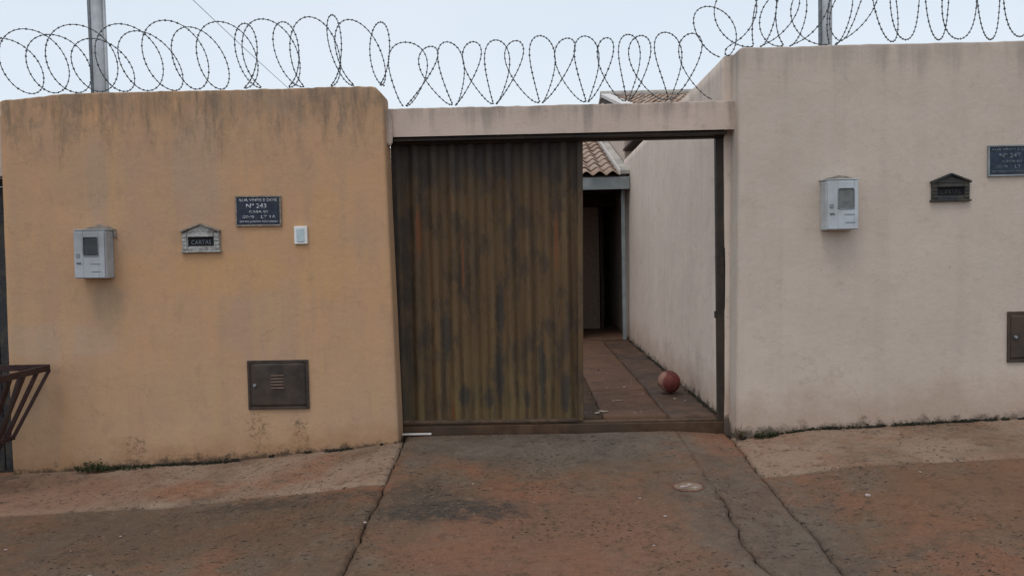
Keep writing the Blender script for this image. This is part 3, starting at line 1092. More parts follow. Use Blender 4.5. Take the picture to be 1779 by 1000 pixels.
# ================================================================ razor wire coils
def coil(name, loops, label, seed, r=.0035, teardrop=.35, yc=.12):
    """loops: (node_x_start, node_x_end, centre_x, half_width, z_top, z_bottom, sign)"""
    rr = random.Random(seed)
    pts = []
    for li, (n0, n1, cx, hw, zt, zb, sg) in enumerate(loops):
        hw *= rr.uniform(.9, 1.12)
        zt += rr.uniform(-.006, .012)
        cx += rr.uniform(-.02, .02)
        K = 40
        Rz = (zt - zb) / 2
        hw = hw - sg * (n1 - n0) / 4
        dep = math.sqrt(max(.012, .235 ** 2 - hw ** 2)) * rr.uniform(.75, 1.05)
        tilt = rr.uniform(-.03, .03)
        for k in range(K):
            s = k / K
            th = -math.pi + 2 * math.pi * s
            base = n0 + (n1 - n0) * s
            # ease so that the apex is centred on cx
            mid = (n0 + n1) / 2
            base += (cx - mid) * math.sin(math.pi * s) ** 2
            x = base + sg * hw * math.sin(th) * (1 - teardrop + teardrop * math.cos(th)) * (1 + teardrop * .55)
            x += tilt * math.sin(th * .5 + 1.5)
            y = yc + dep * math.sin(th) + .008 * fb(li, s * 3, seed, 1)
            z = zb + Rz + Rz * math.cos(th) + .005 * fb(li * 3.3, s * 3, seed + 2, 1)
            pts.append(Vector((x, y, z)))
    # smooth
    for _ in range(3):
        q = pts[:]
        for i in range(1, len(pts) - 1):
            q[i] = (pts[i - 1] + pts[i] * 2 + pts[i + 1]) / 4
        pts = q
    org = Vector((sum(p.x for p in pts) / len(pts), yc, min(p.z for p in pts)))
    t_ = thing(name, org, label, 'razor wire', 'razor wire coils along the wall tops')
    bm = bmesh.new()
    tube(bm, [p - org for p in pts], r, 5)
    link('wire', bm_mesh('wire', bm), t_, 'wire')
    # barbs: small crimped blades every 4.5 cm
    bm = bmesh.new()
    acc, nxt = 0, .02
    for a, b_ in zip(pts, pts[1:]):
        d = (b_ - a)
        L = d.length
        while acc + L > nxt and L > 1e-6:
            p = a + d * ((nxt - acc) / L) - org
            u = d.normalized()
            s1 = u.cross(Vector((rr.uniform(-1, 1), rr.uniform(-1, 1), rr.uniform(-1, 1))))
            if s1.length < 1e-3: s1 = u.orthogonal()
            s1.normalize()
            s2 = u.cross(s1)
            h = .014
            e = [bm.verts.new(p + u * h), bm.verts.new(p - u * h), bm.verts.new(p + s1 * .0098), bm.verts.new(p - s1 * .0098), bm.verts.new(p + s2 * .008), bm.verts.new(p - s2 * .008)]
            for q in ((0, 2, 4), (0, 4, 3), (0, 3, 5), (0, 5, 2), (1, 4, 2), (1, 3, 4), (1, 5, 3), (1, 2, 5)):
                bm.faces.new([e[k] for k in q])
            nxt += rr.uniform(.038, .05)
        acc += L
    o = link('barbs', bm_mesh('barbs', bm), t_, 'wire')
    o['kind'] = 'stuff'
    return t_


def mx(px):   # metres along the wall for the measured loop positions
    return (px - 905) * .004386


def seq(plus, nodes, z, seed):
    """alternate wide loops at a node and narrow crossing loops between nodes"""
    out_ = []
    rr = random.Random(seed)
    for i, (cx, w_, zt, kind) in enumerate(plus):
        out_.append((cx, w_, zt, kind))
    return out_


# left run: (apex position, width, apex height) measured along the wall
L_top = [(10, 70, 3.03), (53, 88, 3.11), (92, 60, 3.05), (132, 95, 3.12), (172, 60, 3.02), (216, 86, 3.11), (252, 62, 3.05), (304, 82, 3.13),
         (338, 60, 3.08), (386, 80, 3.12), (418, 60, 3.09), (464, 78, 3.12), (490, 58, 3.11), (538, 76, 3.13), (574, 40, 3.15), (624, 74, 3.10), (662, 48, 3.07)]
lo = []
for i, (px, wd, zt) in enumerate(L_top):
    if i % 2:
        n0, n1 = mx(px - 6), mx(px + 34)
    else:
        n0 = mx(L_top[i - 1][0] + 34) if i else mx(px - 30)
        n1 = mx(L_top[i + 1][0] - 6) if i < len(L_top) - 1 else mx(px + 10)
    lo.append((n0, n1, mx(px), wd * .5 * .004386, zt, 2.612, 1 if (i % 2 or i < 9) else -1))
coil('razor_wire_coil', lo, 'razor wire coil along the top of the ochre left wall', 3, teardrop=.08)
M_top = [(709, 64, 2.925, 700, 702), (743, 36, 2.90, 702, 787), (783, 43, 2.93, 787, 789), (816, 36, 2.925, 789, 857), (863, 46, 2.935, 857, 859), (893, 34, 2.93, 859, 937),
         (946, 50, 2.94, 937, 939), (970, 30, 2.93, 939, 1017), (1026, 53, 2.945, 1017, 1019), (1046, 22, 2.93, 1019, 1086), (1094, 58, 2.945, 1086, 1088), (1116, 24, 2.925, 1088, 1158),
         (1165, 68, 2.945, 1158, 1160), (1192, 26, 2.95, 1160, 1236)]
lo = [(mx(a), mx(b_), mx(px), wd * .5 * .004386, zt, 2.45, 1 if i % 2 == 0 else -1) for i, (px, wd, zt, a, b_) in enumerate(M_top)]
coil('razor_wire_coil', lo, 'lower razor wire coil along the top of the gate lintel', 5, teardrop=.38)
R_top = [(1244, 92, 3.14, 1246, 1250, 2.76), (1272, 60, 3.27, 1250, 1306, 2.83), (1330, 66, 3.28, 1306, 1312, 2.83), (1352, 50, 3.25, 1312, 1358, 2.83), (1385, 76, 3.3, 1358, 1362, 2.83), (1405, 46, 3.28, 1362, 1436, 2.83),
         (1470, 74, 3.3, 1436, 1440, 2.83), (1490, 50, 3.3, 1440, 1475, 2.84),
         (1532, 84, 2.842, 1500, 1540, 3.33), (1562, 92, 2.845, 1540, 1590, 3.33), (1620, 84, 2.842, 1590, 1640, 3.33), (1655, 90, 2.845, 1640, 1680, 3.33), (1708, 88, 2.846, 1680, 1728, 3.33), (1748, 90, 2.85, 1728, 1772, 3.33), (1800, 88, 2.85, 1772, 1822, 3.33), (1840, 86, 2.85, 1822, 1868, 3.33), (1890, 88, 2.85, 1868, 1912, 3.33)]
lo = [(mx(a), mx(b_), mx(px), wd * .5 * .004386, zt, zb, 1 if (i % 2 == 0 or i > 7) else -1) for i, (px, wd, zt, a, b_, zb) in enumerate(R_top)]
coil('razor_wire_coil', lo, 'highest razor wire coil, along the top of the beige right wall', 9, teardrop=.1)


# ================================================================ poles and cable
def pole(x, y, z0, label, r, conduits, h=5.4):
    t_ = thing('service_pole', (x, y, z0), label, 'pole')
    bm = bmesh.new()
    tube(bm, [(0, 0, 0), (0, 0, h)], r, 20)
    link('shaft', bm_mesh('shaft', bm), t_, 'galv')
    for dx, dy, cr_, mt in conduits:
        bm = bmesh.new()
        tube(bm, [(dx, dy, 0), (dx, dy, h - .3)], cr_, 12)
        link('conduit', bm_mesh('conduit', bm), t_, mt)
    for zz in (3.75 - z0, 4.5 - z0):
        bm = bmesh.new()
        for a0 in range(1):
            tube(bm, [(math.cos(R(a)) * (r + .004), math.sin(R(a)) * (r + .004), zz) for a in range(0, 361, 20)], .005, 5, False)
        link('clamp', bm_mesh('clamp', bm), t_, 'galv_dark')
    bm = bmesh.new()
    bmesh.ops.create_cone(bm, cap_ends=True, segments=16, radius1=r * 1.15, radius2=r * .5, depth=.06, matrix=Matrix.Translation((0, 0, h + .03)))
    link('cap', bm_mesh('cap', bm), t_, 'galv_dark')
    return t_


pole(-3.335, .36, -.2, 'galvanized steel service pole with side conduits rising behind the ochre left wall', .049,
     ((-.064, .0, .016, 'galv_dark'), (.058, -.01, .012, 'galv')))
pole(2.385, .36, -.2, 'galvanized steel service pole rising behind the beige right wall', .042, ((-.052, -.005, .013, 'galv_dark'),))
# service cable sagging from the left pole to the house
bm = bmesh.new()
A, B = Vector((-3.26, .36, 4.05)), Vector((-2.4, 7.9, 2.80))
tube(bm, [tuple(A.lerp(B, s) - A - Vector((0, 0, .08 * 4 * s * (1 - s)))) for s in [k / 14 for k in range(15)]], .0028, 6)
o = link('service_cable', bm_mesh('service_cable', bm), None, 'galv_dark')
o.location = A
tag(o, 'thin overhead cable slanting down behind the left coil of razor wire', 'cable')


# ================================================================ things on the walls
def meter_box(x0, x1, z0, z1, label, mat, glass, win, latch_left=True, lean=0.0):
    cx, cz = (x0 + x1) / 2, (z0 + z1) / 2
    w_, h_ = x1 - x0, z1 - z0
    t_ = thing('meter_box', (cx, -.001, z0), label, 'meter box', 'electricity meter boxes on the front walls')
    t_.rotation_euler = (0, lean, 0)
    bm = bmesh.new()
    box(bm, -w_ / 2, w_ / 2, -.118, .0, 0, h_, .010, 3)
    link('body', bm_mesh('body', bm), t_, mat)
    # door with an opening for the window
    wx0, wx1, wz0, wz1 = win
    bm = bmesh.new()
    e = .006
    X0, X1, Z0, Z1 = -w_ / 2 + e, w_ / 2 - e, e, h_ - e
    box(bm, X0, wx0, -.131, -.1185, Z0, Z1, .003)
    box(bm, wx1, X1, -.131, -.1185, Z0, Z1, .003)
    box(bm, wx0, wx1, -.1305, -.1185, Z0, wz0, .003)
    box(bm, wx0, wx1, -.1305, -.1185, wz1, Z1, .003)
    link('door', bm_mesh('door', bm), t_, mat)
    bm = bmesh.new()
    box(bm, wx0 + .0005, wx1 - .0005, -.1255, -.1187, wz0 + .0005, wz1 - .0005, .001)
    link('window', bm_mesh('window', bm), t_, glass)
    bm = bmesh.new()
    # rounded frame round the window
    pts = []
    rr = .016
    for (cx_, cz_, a0) in ((wx1 - rr, wz1 - rr, 0), (wx0 + rr, wz1 - rr, 90), (wx0 + rr, wz0 + rr, 180), (wx1 - rr, wz0 + rr, 270)):
        for a in (0, 30, 60, 90):
            pts.append((cx_ + rr * math.cos(R(a0 + a)), -.1305, cz_ + rr * math.sin(R(a0 + a))))
    pts.append(pts[0])
    tube(bm, pts, .0042, 6, False)
    link('window_frame', bm_mesh('window_frame', bm), t_, 'meter_edge')
    lx = -w_ / 2 + .035
    bm = bmesh.new()
    box(bm, lx - .014, lx + .014, -.136, -.1315, h_ * .44, h_ * .52, .002)
    box(bm, lx - .012, lx + .020, -.139, -.1315, h_ * .485 - .008 - .05, h_ * .485 + .0 - .05, .002)
    link('latch', bm_mesh('latch', bm), t_, 'meter_edge')
    for (a, b_, zz) in ((.01, .085, .30), (.015, .088, .14), (-.095, -.055, .30)):
        bm = bmesh.new()
        box(bm, a, b_, -.1335, -.1315, h_ * zz, h_ * zz + .005, .0008, 1)
        link('moulding', bm_mesh('moulding', bm), t_, 'meter_edge')
    bm = bmesh.new()
    box(bm, -w_ / 2 - .003, w_ / 2 + .003, -.122, -.0, h_ + .0005, h_ + .008, .003)
    link('lid_rim', bm_mesh('lid_rim', bm), t_, mat)
    # rough mortar above the box
    bm = bmesh.new()
    poly = [(-w_ / 2 - .01, h_ + .009)]
    for k in range(9):
        u = k / 8
        poly.append((-w_ / 2 + u * w_ + .02, h_ + .012 + .03 * math.sin(math.pi * u) * (1 + .5 * fb(u * 5, z0, 0, 1))))
    poly.append((w_ / 2 + .03, h_ - .05))
    poly.append((w_ / 2 + .006, h_ - .05))
    poly.append((w_ / 2 + .006, h_ + .009))
    prism(bm, poly, -.014, 0)
    link('mortar', bm_mesh('mortar', bm), t_, 'mortar')
    return t_


meter_box(-3.338, -3.100, 1.197, 1.553, 'grey electricity meter box on the ochre wall, with a dark window', 'meter', 'glass_dark', (-.045, .070, .165, .308), lean=.012)
meter_box(2.199, 2.432, 1.442, 1.803, 'pale grey electricity meter box on the beige wall, with a hazy window', 'meter2', 'glass_haze', (-.035, .082, .150, .300), lean=0)


def mailbox(x0, x1, z0, ze, zp, label, mat, letters):
    """small cast house-shaped letter slot: z0 foot, ze eaves, zp peak"""
    w_ = x1 - x0
    cx = (x0 + x1) / 2
    t_ = thing('letter_slot', (cx, -.001, z0), label, 'letter slot', 'house shaped letter slots in the front walls')
    he, hp = ze - z0, zp - z0
    hw = w_ / 2
    bm = bmesh.new()
    # frame plate with a rectangular opening
    a = .098
    b0, b1 = he * .28, he * .72
    box(bm, -hw + .008, -a, -.018, 0, .01, he - .008, .003)
    box(bm, a, hw - .008, -.018, 0, .01, he - .008, .003)
    box(bm, -a, a, -.018, 0, .01, b0, .003)
    box(bm, -a, a, -.018, 0, b1, he - .008, .003)
    link('frame', bm_mesh('frame', bm), t_, mat)
    bm = bmesh.new()
    prism(bm, [(-hw + .03, he - .006), (hw - .03, he - .006), (0, hp - .012)], -.016, 0, .002)
    link('gable', bm_mesh('gable', bm), t_, mat)
    bm = bmesh.new()
    for s_ in (-1, 1):
        prism(bm, [(0, hp + .002), (s_ * hw, he + .008), (s_ * hw, he - .008), (0, hp - .013)][::s_], -.034, 0, .0025)
    link('roof_moulding', bm_mesh('roof_moulding', bm), t_, mat if mat == 'iron' else 'mortar')
    for s_ in (-1, 1):
        for k in range(4):
            bm = bmesh.new()
            zc = .02 + (he - .04) * (k + .5) / 4
            box(bm, s_ * (hw - .029) - .017, s_ * (hw - .029) + .017, -.025, -.0182, zc - (he - .04) / 8 + .003, zc + (he - .04) / 8 - .003, .002)
            link('side_block', bm_mesh('side_block', bm), t_, mat)
    bm = bmesh.new()
    box(bm, -hw - .001, hw + .001, -.028, 0, -.004, .0095, .003)
    link('sill', bm_mesh('sill', bm), t_, mat)
    bm = bmesh.new()
    box(bm, -a + .002, a - .002, -.032, -.019, b1 + .002, b1 + .018, .003)
    link('hood', bm_mesh('hood', bm), t_, mat)
    bm = bmesh.new()
    box(bm, -a + .0005, a - .0005, -.007, -.001, b0 + .0005, b1 - .0005, 0)
    link('flap', bm_mesh('flap', bm), t_, 'slot')
    text_part('CARTAS', t_, letters, 0.0, (b0 + b1) / 2 - .004, -.0072, .036, .150, ext=.003)
    return t_


mailbox(-2.581, -2.279, 1.378, 1.532, 1.592, 'weathered pale metal house shaped letter slot reading CARTAS on the ochre wall', 'alu', 'ink2')
mailbox(3.005, 3.298, 1.640, 1.778, 1.842, 'dark metal house shaped letter slot on the beige wall', 'iron', 'iron')


def plaque(x0, x1, z0, z1, label, lines, mat, ink, rot=0.0, rim='alu'):
    cx = (x0 + x1) / 2
    w_, h_ = x1 - x0, z1 - z0
    t_ = thing('address_plaque', (cx, -.002, z0), label, 'address plaque', 'enamel address plaques on the front walls')
    t_.rotation_euler = (0, rot, 0)
    bm = bmesh.new()
    box(bm, -w_ / 2 + .008, w_ / 2 - .008, -.010, 0, .008, h_ - .008, .001)
    link('plate', bm_mesh('plate', bm), t_, mat)
    bm = bmesh.new()
    for q in ((-w_ / 2, w_ / 2, 0, .012), (-w_ / 2, w_ / 2, h_ - .012, h_), (-w_ / 2, -w_ / 2 + .012, .0125, h_ - .0125), (w_ / 2 - .012, w_ / 2, .0125, h_ - .0125)):
        box(bm, q[0], q[1], -.016, .0, q[2], q[3], .002)
    link('rim', bm_mesh('rim', bm), t_, rim)
    for txt, u, v, hh, ww in lines:
        text_part(txt, t_, ink, (u - .5) * w_, v * h_, -.0103, hh * h_, ww * w_, ext=.0015)
    return t_


plaque(-2.164, -1.818, 1.561, 1.790, 'navy address plaque numbered 243 on the ochre wall', [
    ('RUA VINTE E DOIS', .5, .855, .10, .82), ('Nº 243', .46, .665, .145, .44), ('CASA 01', .50, .475, .085, .40),
    ('QD-10', .28, .305, .10, .25), ('LT 1A', .72, .305, .10, .32), ('SETOR JARDIM MODERNA', .51, .145, .075, .84)], 'plaque', 'ink', rot=.008, rim='mortar')
plaque(3.424, 3.775, 1.812, 2.040, 'faded blue address plaque numbered 247 on the beige wall, cut by the right edge', [
    ('RUA VINTE E DOIS', .5, .855, .085, .82), ('Nº 247', .46, .665, .145, .44), ('CASA 03', .50, .475, .085, .40),
    ('QD-10', .28, .305, .10, .25), ('LT 1C', .72, .305, .10, .32), ('SETOR JARDIM MODERNA', .51, .145, .075, .84)], 'plaque2', 'ink2', rim='fascia')

# intercom
t_ = thing('doorbell', (-1.675, -.001, 1.421), 'small white doorbell unit with a pale blue push plate beside the plaque', 'doorbell')
bm = bmesh.new(); box(bm, -.050, .050, -.022, 0, 0, .134, .006, 3); link('housing', bm_mesh('housing', bm), t_, 'white')
bm = bmesh.new(); box(bm, -.028, .028, -.0265, -.0222, .018, .116, .003); link('button', bm_mesh('button', bm), t_, 'button')


def vent(x0, x1, z0, z1, label):
    cx = (x0 + x1) / 2
    w_, h_ = x1 - x0, z1 - z0
    t_ = thing('meter_hatch', (cx, -.001, z0), label, 'metal hatch', 'rusty water meter hatches low in the front walls')
    bm = bmesh.new()
    b_ = .018
    for q in ((-w_ / 2, w_ / 2, 0, b_), (-w_ / 2, w_ / 2, h_ - b_, h_), (-w_ / 2, -w_ / 2 + b_, b_ + .0005, h_ - b_ - .0005), (w_ / 2 - b_, w_ / 2, b_ + .0005, h_ - b_ - .0005)):
        box(bm, q[0], q[1], -.014, .0, q[2], q[3], .002)
    link('frame', bm_mesh('frame', bm), t_, 'vent')
    # slightly dented door
    bm = bmesh.new()
    n = 14
    vs = [[None] * (n + 1) for _ in range(n + 1)]
    for i in range(n + 1):
        for j in range(n + 1):
            x = -w_ / 2 + b_ + .004 + (w_ - 2 * b_ - .008) * i / n
            z = b_ + .004 + (h_ - 2 * b_ - .008) * j / n
            vs[i][j] = bm.verts.new((x, -.010 + .004 * fb(x, z, x0, 5), z))
    for i in range(n):
        for j in range(n):
            bm.faces.new((vs[i][j], vs[i + 1][j], vs[i + 1][j + 1], vs[i][j + 1])).smooth = True
    r_ = bmesh.ops.extrude_face_region(bm, geom=list(bm.faces))
    for e in r_['geom']:
        if isinstance(e, bmesh.types.BMVert): e.co.y += .006
    bmesh.ops.recalc_face_normals(bm, faces=bm.faces)
    d = link('door', bm_mesh('door', bm), t_, 'vent')
    for k in range(5):
        bm = bmesh.new()
        zc = h_ * .42 + k * .0235
        box(bm, -.05, .05, -.006, .0, 0, .009, .002, 1, Matrix.Translation((-.005, -.013, zc)) @ Matrix.Rotation(R(-35), 4, 'X'))
        link('louvre', bm_mesh('louvre', bm), d, 'vent_lip')
    bm = bmesh.new()
    bmesh.ops.create_cone(bm, cap_ends=True, segments=14, radius1=.012, radius2=.010, depth=.014,
                          matrix=Matrix.Translation((-w_ / 2 + .055, -.022, h_ * .5)) @ Matrix.Rotation(R(90), 4, 'X'))
    link('knob', bm_mesh('knob', bm), d, 'meter_edge')
    return t_


vent(-2.116, -1.653, .177, .550, 'dark rusty metal hatch with five louvres low on the ochre wall')
vent(3.578, 4.04, .434, .812, 'dark metal hatch low on the beige wall, cut by the right edge')


# ================================================================ raised rubbish basket at the far left
bk = thing('rubbish_basket', (-3.96, -.38, H(-3.96, -.38)), 'maroon slatted steel rubbish basket on a post at the left edge', 'rubbish basket')
o0 = bk.location.copy()
zr, zb_ = .54, .045
T = [(-4.4, -.10), (-3.575, -.10), (-3.575, -.72), (-4.4, -.72)]
Bt = [(-4.16, -.22), (-3.79, -.22), (-3.79, -.60), (-4.16, -.60)]


def P3(p, z): return Vector((p[0], p[1], z)) - o0


bm = bmesh.new()
for k in range(4):
    bar(bm, P3(T[k], zr - .002 * k), P3(T[(k + 1) % 4], zr - .002 * k), .022, .045)
link('rim', bm_mesh('rim', bm), bk, 'basket')
bm = bmesh.new()
for k in range(4):
    bar(bm, P3(Bt[k], zb_ - .002 * k), P3(Bt[(k + 1) % 4], zb_ - .002 * k), .03)
link('bottom_frame', bm_mesh('bottom_frame', bm), bk, 'basket')
for k in range(4):
    n = 4
    for i in range(n):
        u = i / n
        a = Vector(T[k]).lerp(Vector(T[(k + 1) % 4]), u)
        c = Vector(Bt[k]).lerp(Vector(Bt[(k + 1) % 4]), u)
        bm = bmesh.new()
        bar(bm, P3(c, zb_), P3(a, zr - .02), .034, .026)
        link('slat', bm_mesh('slat', bm), bk, 'basket')
for i in range(4):
    u = (i + .5) / 4
    bm = bmesh.new()
    bar(bm, P3((Bt[0][0] + (Bt[1][0] - Bt[0][0]) * u, Bt[0][1]), zb_ + .004), P3((Bt[0][0] + (Bt[1][0] - Bt[0][0]) * u, Bt[2][1]), zb_ + .004), .02, .01)
    link('floor_slat', bm_mesh('floor_slat', bm), bk, 'basket')
bm = bmesh.new()
box(bm, -.06, .06, -.05, .05, -.02, zb_ - .016 - o0.z, .004)
link('post', bm_mesh('post', bm), bk, 'basket')
bm = bmesh.new()
for s_ in (-1, 1):
    bar(bm, (s_ * .03, 0, .12), (s_ * .2, 0, zb_ - .01 - o0.z), .016)
link('brace', bm_mesh('brace', bm), bk, 'basket')


# ================================================================ ball, litter, pebbles, weeds
def ball():
    bm = bmesh.new()
    bmesh.ops.create_uvsphere(bm, u_segments=48, v_segments=32, radius=.106)
    for v in bm.verts:
        c = v.co.normalized()
        d = min(abs(c.x), abs(c.y), abs(abs(c.z) - (.55 + .25 * c.x * c.x)))
        if d < .045:
            v.co *= 1 - .045 * (1 - d / .045)
        if v.co.z < -.085: v.co.z = -.085 - (abs(v.co.z) - .085) * .5
    for fa in bm.faces:
        c = fa.calc_center_median().normalized()
        d = min(abs(c.x), abs(c.y), abs(abs(c.z) - (.55 + .25 * c.x * c.x)))
        fa.material_index = 1 if d < .028 else 0
        fa.smooth = True
    bmesh.ops.rotate(bm, verts=bm.verts, cent=(0, 0, 0), matrix=Matrix.Rotation(R(35), 3, 'Y') @ Matrix.Rotation(R(25), 3, 'Z'))
    zmin = min(v.co.z for v in bm.verts)
    for v in bm.verts: v.co.z -= zmin
    o = link('ball', bm_mesh('ball', bm), None, ['ball', 'seam'])
    o.location = (1.325, 1.46, -.018)
    tag(o, 'worn red ball resting on the passage floor by the side wall', 'ball')


ball()


def blob_mesh(sx, sy, sz, seed, sub=1):
    bm = bmesh.new()
    bmesh.ops.create_icosphere(bm, subdivisions=sub + 1, radius=1)
    for v in bm.verts:
        k = 1 + .3 * fb(v.co.x + seed * 7, v.co.y, v.co.z, 1.2, 3)
        v.co = Vector((v.co.x * sx * k, v.co.y * sy * k, v.co.z * sz * k))
    return bm


PEB = [(-3.03, -1.49, .014, 'second'), (-2.42, -1.37, .012, ''), (-2.30, -1.93, .019, ''), (-2.63, -2.12, .017, ''), (-2.9, -1.87, .010, ''),
       (-.93, -1.56, .013, ''), (.66, -1.25, .011, ''), (.76, -1.55, .014, ''), (-.36, -.93, .010, ''), (1.98, -1.33, .022, ''), (.63, -1.95, .010, ''), (2.45, -1.0, .012, '')]
PL = ['pale pebble on the pavement nearest the left edge, below the kerb strip', 'small pale pebble on the pavement below the middle of the ochre wall',
      'largest pale pebble on the left pavement, in front of the hatch', 'pinkish pebble at the bottom of the picture on the left pavement',
      'tiny pebble between two larger ones on the left pavement', 'pale pebble beside the left driveway joint',
      'small pebble on the driveway left of the round cap', 'pale pebble on the driveway in front of the gateway opening', 'tiny pebble on the grey concrete near the gate foot',
      'flat whitish pebble on the reddish right pavement', 'tiny pale pebble low in the middle of the driveway', 'pale pebble near the edge of the right kerb strip']
for (x, y, s, _), lb in zip(PEB, PL):
    s *= .8
    bm = blob_mesh(s, s * .8, s * .5, x)
    o = link('pebble', bm_mesh('pebble', bm), None, 'stone', True)
    o.location = (x, y, H(x, y) + s * .35)
    tag(o, lb, 'pebble', 'pale pebbles scattered on the pavement')

# loose grit and dark crumbs: nobody could count them
bm = bmesh.new()
for k in range(2600):
    x = rnd.uniform(-4, 4); y = -abs(rnd.gauss(0, 1.3)) - .05
    if y < -3.1 or fb(x, y, 3, 1.1) < -.1: continue
    s = rnd.uniform(.002, .0055)
    z = H(x, y)
    q = [bm.verts.new((x + rnd.uniform(-s, s), y + rnd.uniform(-s, s), z + (s * 1.4 if i == 3 else -.002))) for i in range(4)]
    for f3 in ((0, 1, 3), (1, 2, 3), (2, 0, 3)): bm.faces.new([q[i] for i in f3])
o = link('grit', bm_mesh('grit', bm), None, 'mortar')
tag(o, 'fine grit and crumbs scattered over the pavement', 'grit', kind='stuff')

# scraps on the passage floor
SC = [(.80, 1.05, .065, .012, 10, 'thin pale scrap lying in the middle of the passage floor'),
      (.62, .60, .055, .022, -8, 'crumpled pale scrap near the gate edge on the passage floor'),
      (.57, .53, .03, .018, 40, 'small crumpled scrap beside the larger one at the gate edge'),
      (.95, 1.75, .022, .012, 5, 'pale scrap halfway along the passage floor'),
      (.78, 1.72, .018, .01, -30, 'tiny pale scrap left of another halfway along the passage floor'),
      (1.31, 1.10, .018, .012, 20, 'small pale scrap in front of the red ball'),
      (1.38, 1.0, .012, .009, 0, 'tiny scrap nearest the side wall in front of the red ball'),
      (.80, 2.9, .022, .02, 50, 'dark dead leaf on the far part of the passage floor')]
for i, (x, y, a, b_, rz, lb) in enumerate(SC):
    bm = bmesh.new()
    n = 9
    vs = [bm.verts.new((a * math.cos(2 * math.pi * k / n) * rnd.uniform(.6, 1.1), b_ * math.sin(2 * math.pi * k / n) * rnd.uniform(.6, 1.1), .004 + rnd.uniform(0, .008))) for k in range(n)]
    c = bm.verts.new((0, 0, .012))
    for k in range(n): bm.faces.new((vs[k], vs[(k + 1) % n], c))
    r_ = bmesh.ops.extrude_face_region(bm, geom=list(bm.faces))
    for e in r_['geom']:
        if isinstance(e, bmesh.types.BMVert): e.co.z += .0015
    o = link('scrap' if i < 7 else 'dead_leaf', bm_mesh('scrap', bm), None, 'scrap' if i < 7 else 'leaf_brown')
    o.location = (x, y, -.012)
    o.rotation_euler = (0, 0, R(rz))
    tag(o, lb, 'scrap' if i < 7 else 'leaf', 'scraps on the passage floor' if i < 7 else None)

# round access cap set in the driveway
cx, cy = .99, -1.05
cap = thing('access_cap', (cx, cy, H(cx, cy)), 'small round reddish access cap set in the driveway', 'access cap')
bm = bmesh.new()
tube(bm, [(math.cos(R(a)) * .098 * (1 + .03 * math.sin(a)), math.sin(R(a)) * .098, .001) for a in range(0, 361, 12)], .006, 6, False)
link('ring', bm_mesh('ring', bm), cap, 'ring')
bm = bmesh.new()
bmesh.ops.create_cone(bm, cap_ends=True, segments=28, radius1=.088, radius2=.086, depth=.012, matrix=Matrix.Translation((0, 0, -.003)))
link('disc', bm_mesh('disc', bm), cap, 'strip')
for k, (a, b_) in enumerate(((-.03, -.01), (.035, -.035), (.01, .02))):
    bm = blob_mesh(.026 - .005 * k, .018, .006, k + 4)
    bmesh.ops.translate(bm, verts=bm.verts, vec=(a, b_, .005))
    link('chip', bm_mesh('chip', bm), cap, 'stone')


def weed(x, y, z, n, h, spread, name, label, mats=('weed', 'weed_dry'), seed=1, leafy=True):
    rr = random.Random(seed)
    t_ = thing(name, (x, y, z), label, 'weed')
    bl = bmesh.new(); bs = bmesh.new()
    for k in range(n):
        a = rr.uniform(0, 2 * math.pi)
        r0 = spread * math.sqrt(rr.random())
        b0 = Vector((math.cos(a) * r0, -abs(math.sin(a)) * r0 * .35, 0))
        lean = Vector((rr.uniform(-.5, .5), rr.uniform(-.5, .05), 1)).normalized()
        hh = h * rr.uniform(.35, 1) * (1 - .5 * r0 / spread)
        p1, p2 = b0 + lean * hh * .6, b0 + lean * hh + Vector((rr.uniform(-.3, .3) * hh, 0, -.1 * hh))
        tube(bs, [b0, p1, p2], .0012, 3, False)
        for q in range(5 if leafy else 2):
            s = rr.uniform(.3, 1)
            c = b0.lerp(p2, s)
            L = rr.uniform(.008, .02) * (1 if leafy else .7)
            d = Vector((rr.uniform(-1, 1), rr.uniform(-1, .2), rr.uniform(-.2, .9))).normalized()
            sd_ = d.cross(Vector((rr.uniform(-1, 1), rr.uniform(-1, 1), 1))).normalized() * L * .35
            v = [bl.verts.new(c), bl.verts.new(c + d * L * .5 + sd_), bl.verts.new(c + d * L), bl.verts.new(c + d * L * .5 - sd_)]
            bl.faces.new(v)
    link('stems', bm_mesh('stems', bs), t_, mats[1])
    link('leaves', bm_mesh('leaves', bl), t_, mats[0])['kind'] = 'stuff'
    t_['category'] = 'weed'
    return t_


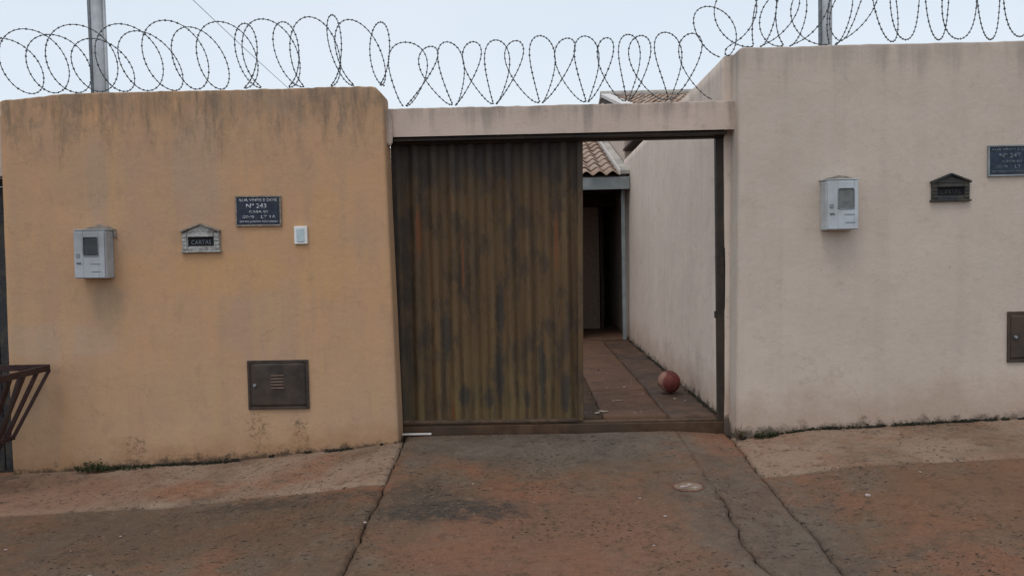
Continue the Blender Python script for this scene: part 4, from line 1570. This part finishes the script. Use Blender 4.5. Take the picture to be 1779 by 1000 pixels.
weed(-3.27, -.03, H(-3.27, -.03), 130, .12, .17, 'weed', 'dark green weed tuft at the foot of the ochre wall', seed=2)
weed(-2.98, -.02, H(-2.98, -.02), 40, .06, .14, 'weed', 'low sparse weeds just right of the larger tuft at the ochre wall foot', seed=3)
weed(1.78, -.02, H(1.78, -.02), 60, .09, .09, 'weed', 'small dark weed at the foot of the beige wall near its corner', seed=5)
weed(1.585, -.01, H(1.585, -.01), 16, .22, .03, 'weed', 'thin dry sprig at the left corner of the beige wall', ('weed_dry', 'weed_dry'), seed=6)

# black moss and crumbled plaster along the wall feet
bm = bmesh.new()
for (xa, xb, dens) in ((-3.93, -1.0, 1500), (1.6, 4.4, 1300)):
    for k in range(dens):
        x = xa + (xb - xa) * rnd.random()
        if fb(x, 0, 5, 2.3) + .5 * fb(x, 0, 9, 11) < -.02: continue
        s = rnd.uniform(.0025, .006) * (1 + 1.6 * max(0, fb(x, 0, 8, 5)))
        tb = blob_mesh(s * 1.4, s, s * .9, k, 0)
        bmesh.ops.translate(tb, verts=tb.verts, vec=(x, -.003 - abs(rnd.gauss(0, .011)), H(x, 0) + .006 + abs(rnd.gauss(0, .007))))
        append(bm, tb)
o = link('moss', bm_mesh('moss', bm), None, 'moss')
tag(o, 'black moss and crumbs along the foot of the front walls', 'moss', kind='stuff')
bm = bmesh.new()
for k in range(600):
    y = rnd.uniform(.45, 5.8)
    s = rnd.uniform(.003, .010)
    if fb(0, y, 3, 2) < -.12: continue
    tb = blob_mesh(s, s * 1.5, s * .6, k, 0)
    bmesh.ops.translate(tb, verts=tb.verts, vec=(1.537 - abs(rnd.gauss(0, .016)), y, -.012))
    append(bm, tb)
o = link('moss', bm_mesh('moss', bm), None, 'moss')
tag(o, 'dark damp moss along the foot of the passage side wall', 'moss', kind='stuff')

bm = bmesh.new()
for k in range(420):
    x = rnd.uniform(.3, 1.5); y = .45 + abs(rnd.gauss(0, 1.8))
    if y > 5.7 or fb(x, y, 7, 2.1) < 0: continue
    a = rnd.uniform(.003, .009)
    q = [bm.verts.new((x + rnd.uniform(-a, a), y + rnd.uniform(-a, a), -.013 + (a * .9 if i == 3 else 0))) for i in range(4)]
    for f3 in ((0, 1, 3), (1, 2, 3), (2, 0, 3)): bm.faces.new([q[i] for i in f3])
o = link('crumbs', bm_mesh('crumbs', bm), None, 'scrap')
tag(o, 'pale crumbs and dirt strewn over the passage floor', 'crumbs', kind='stuff')
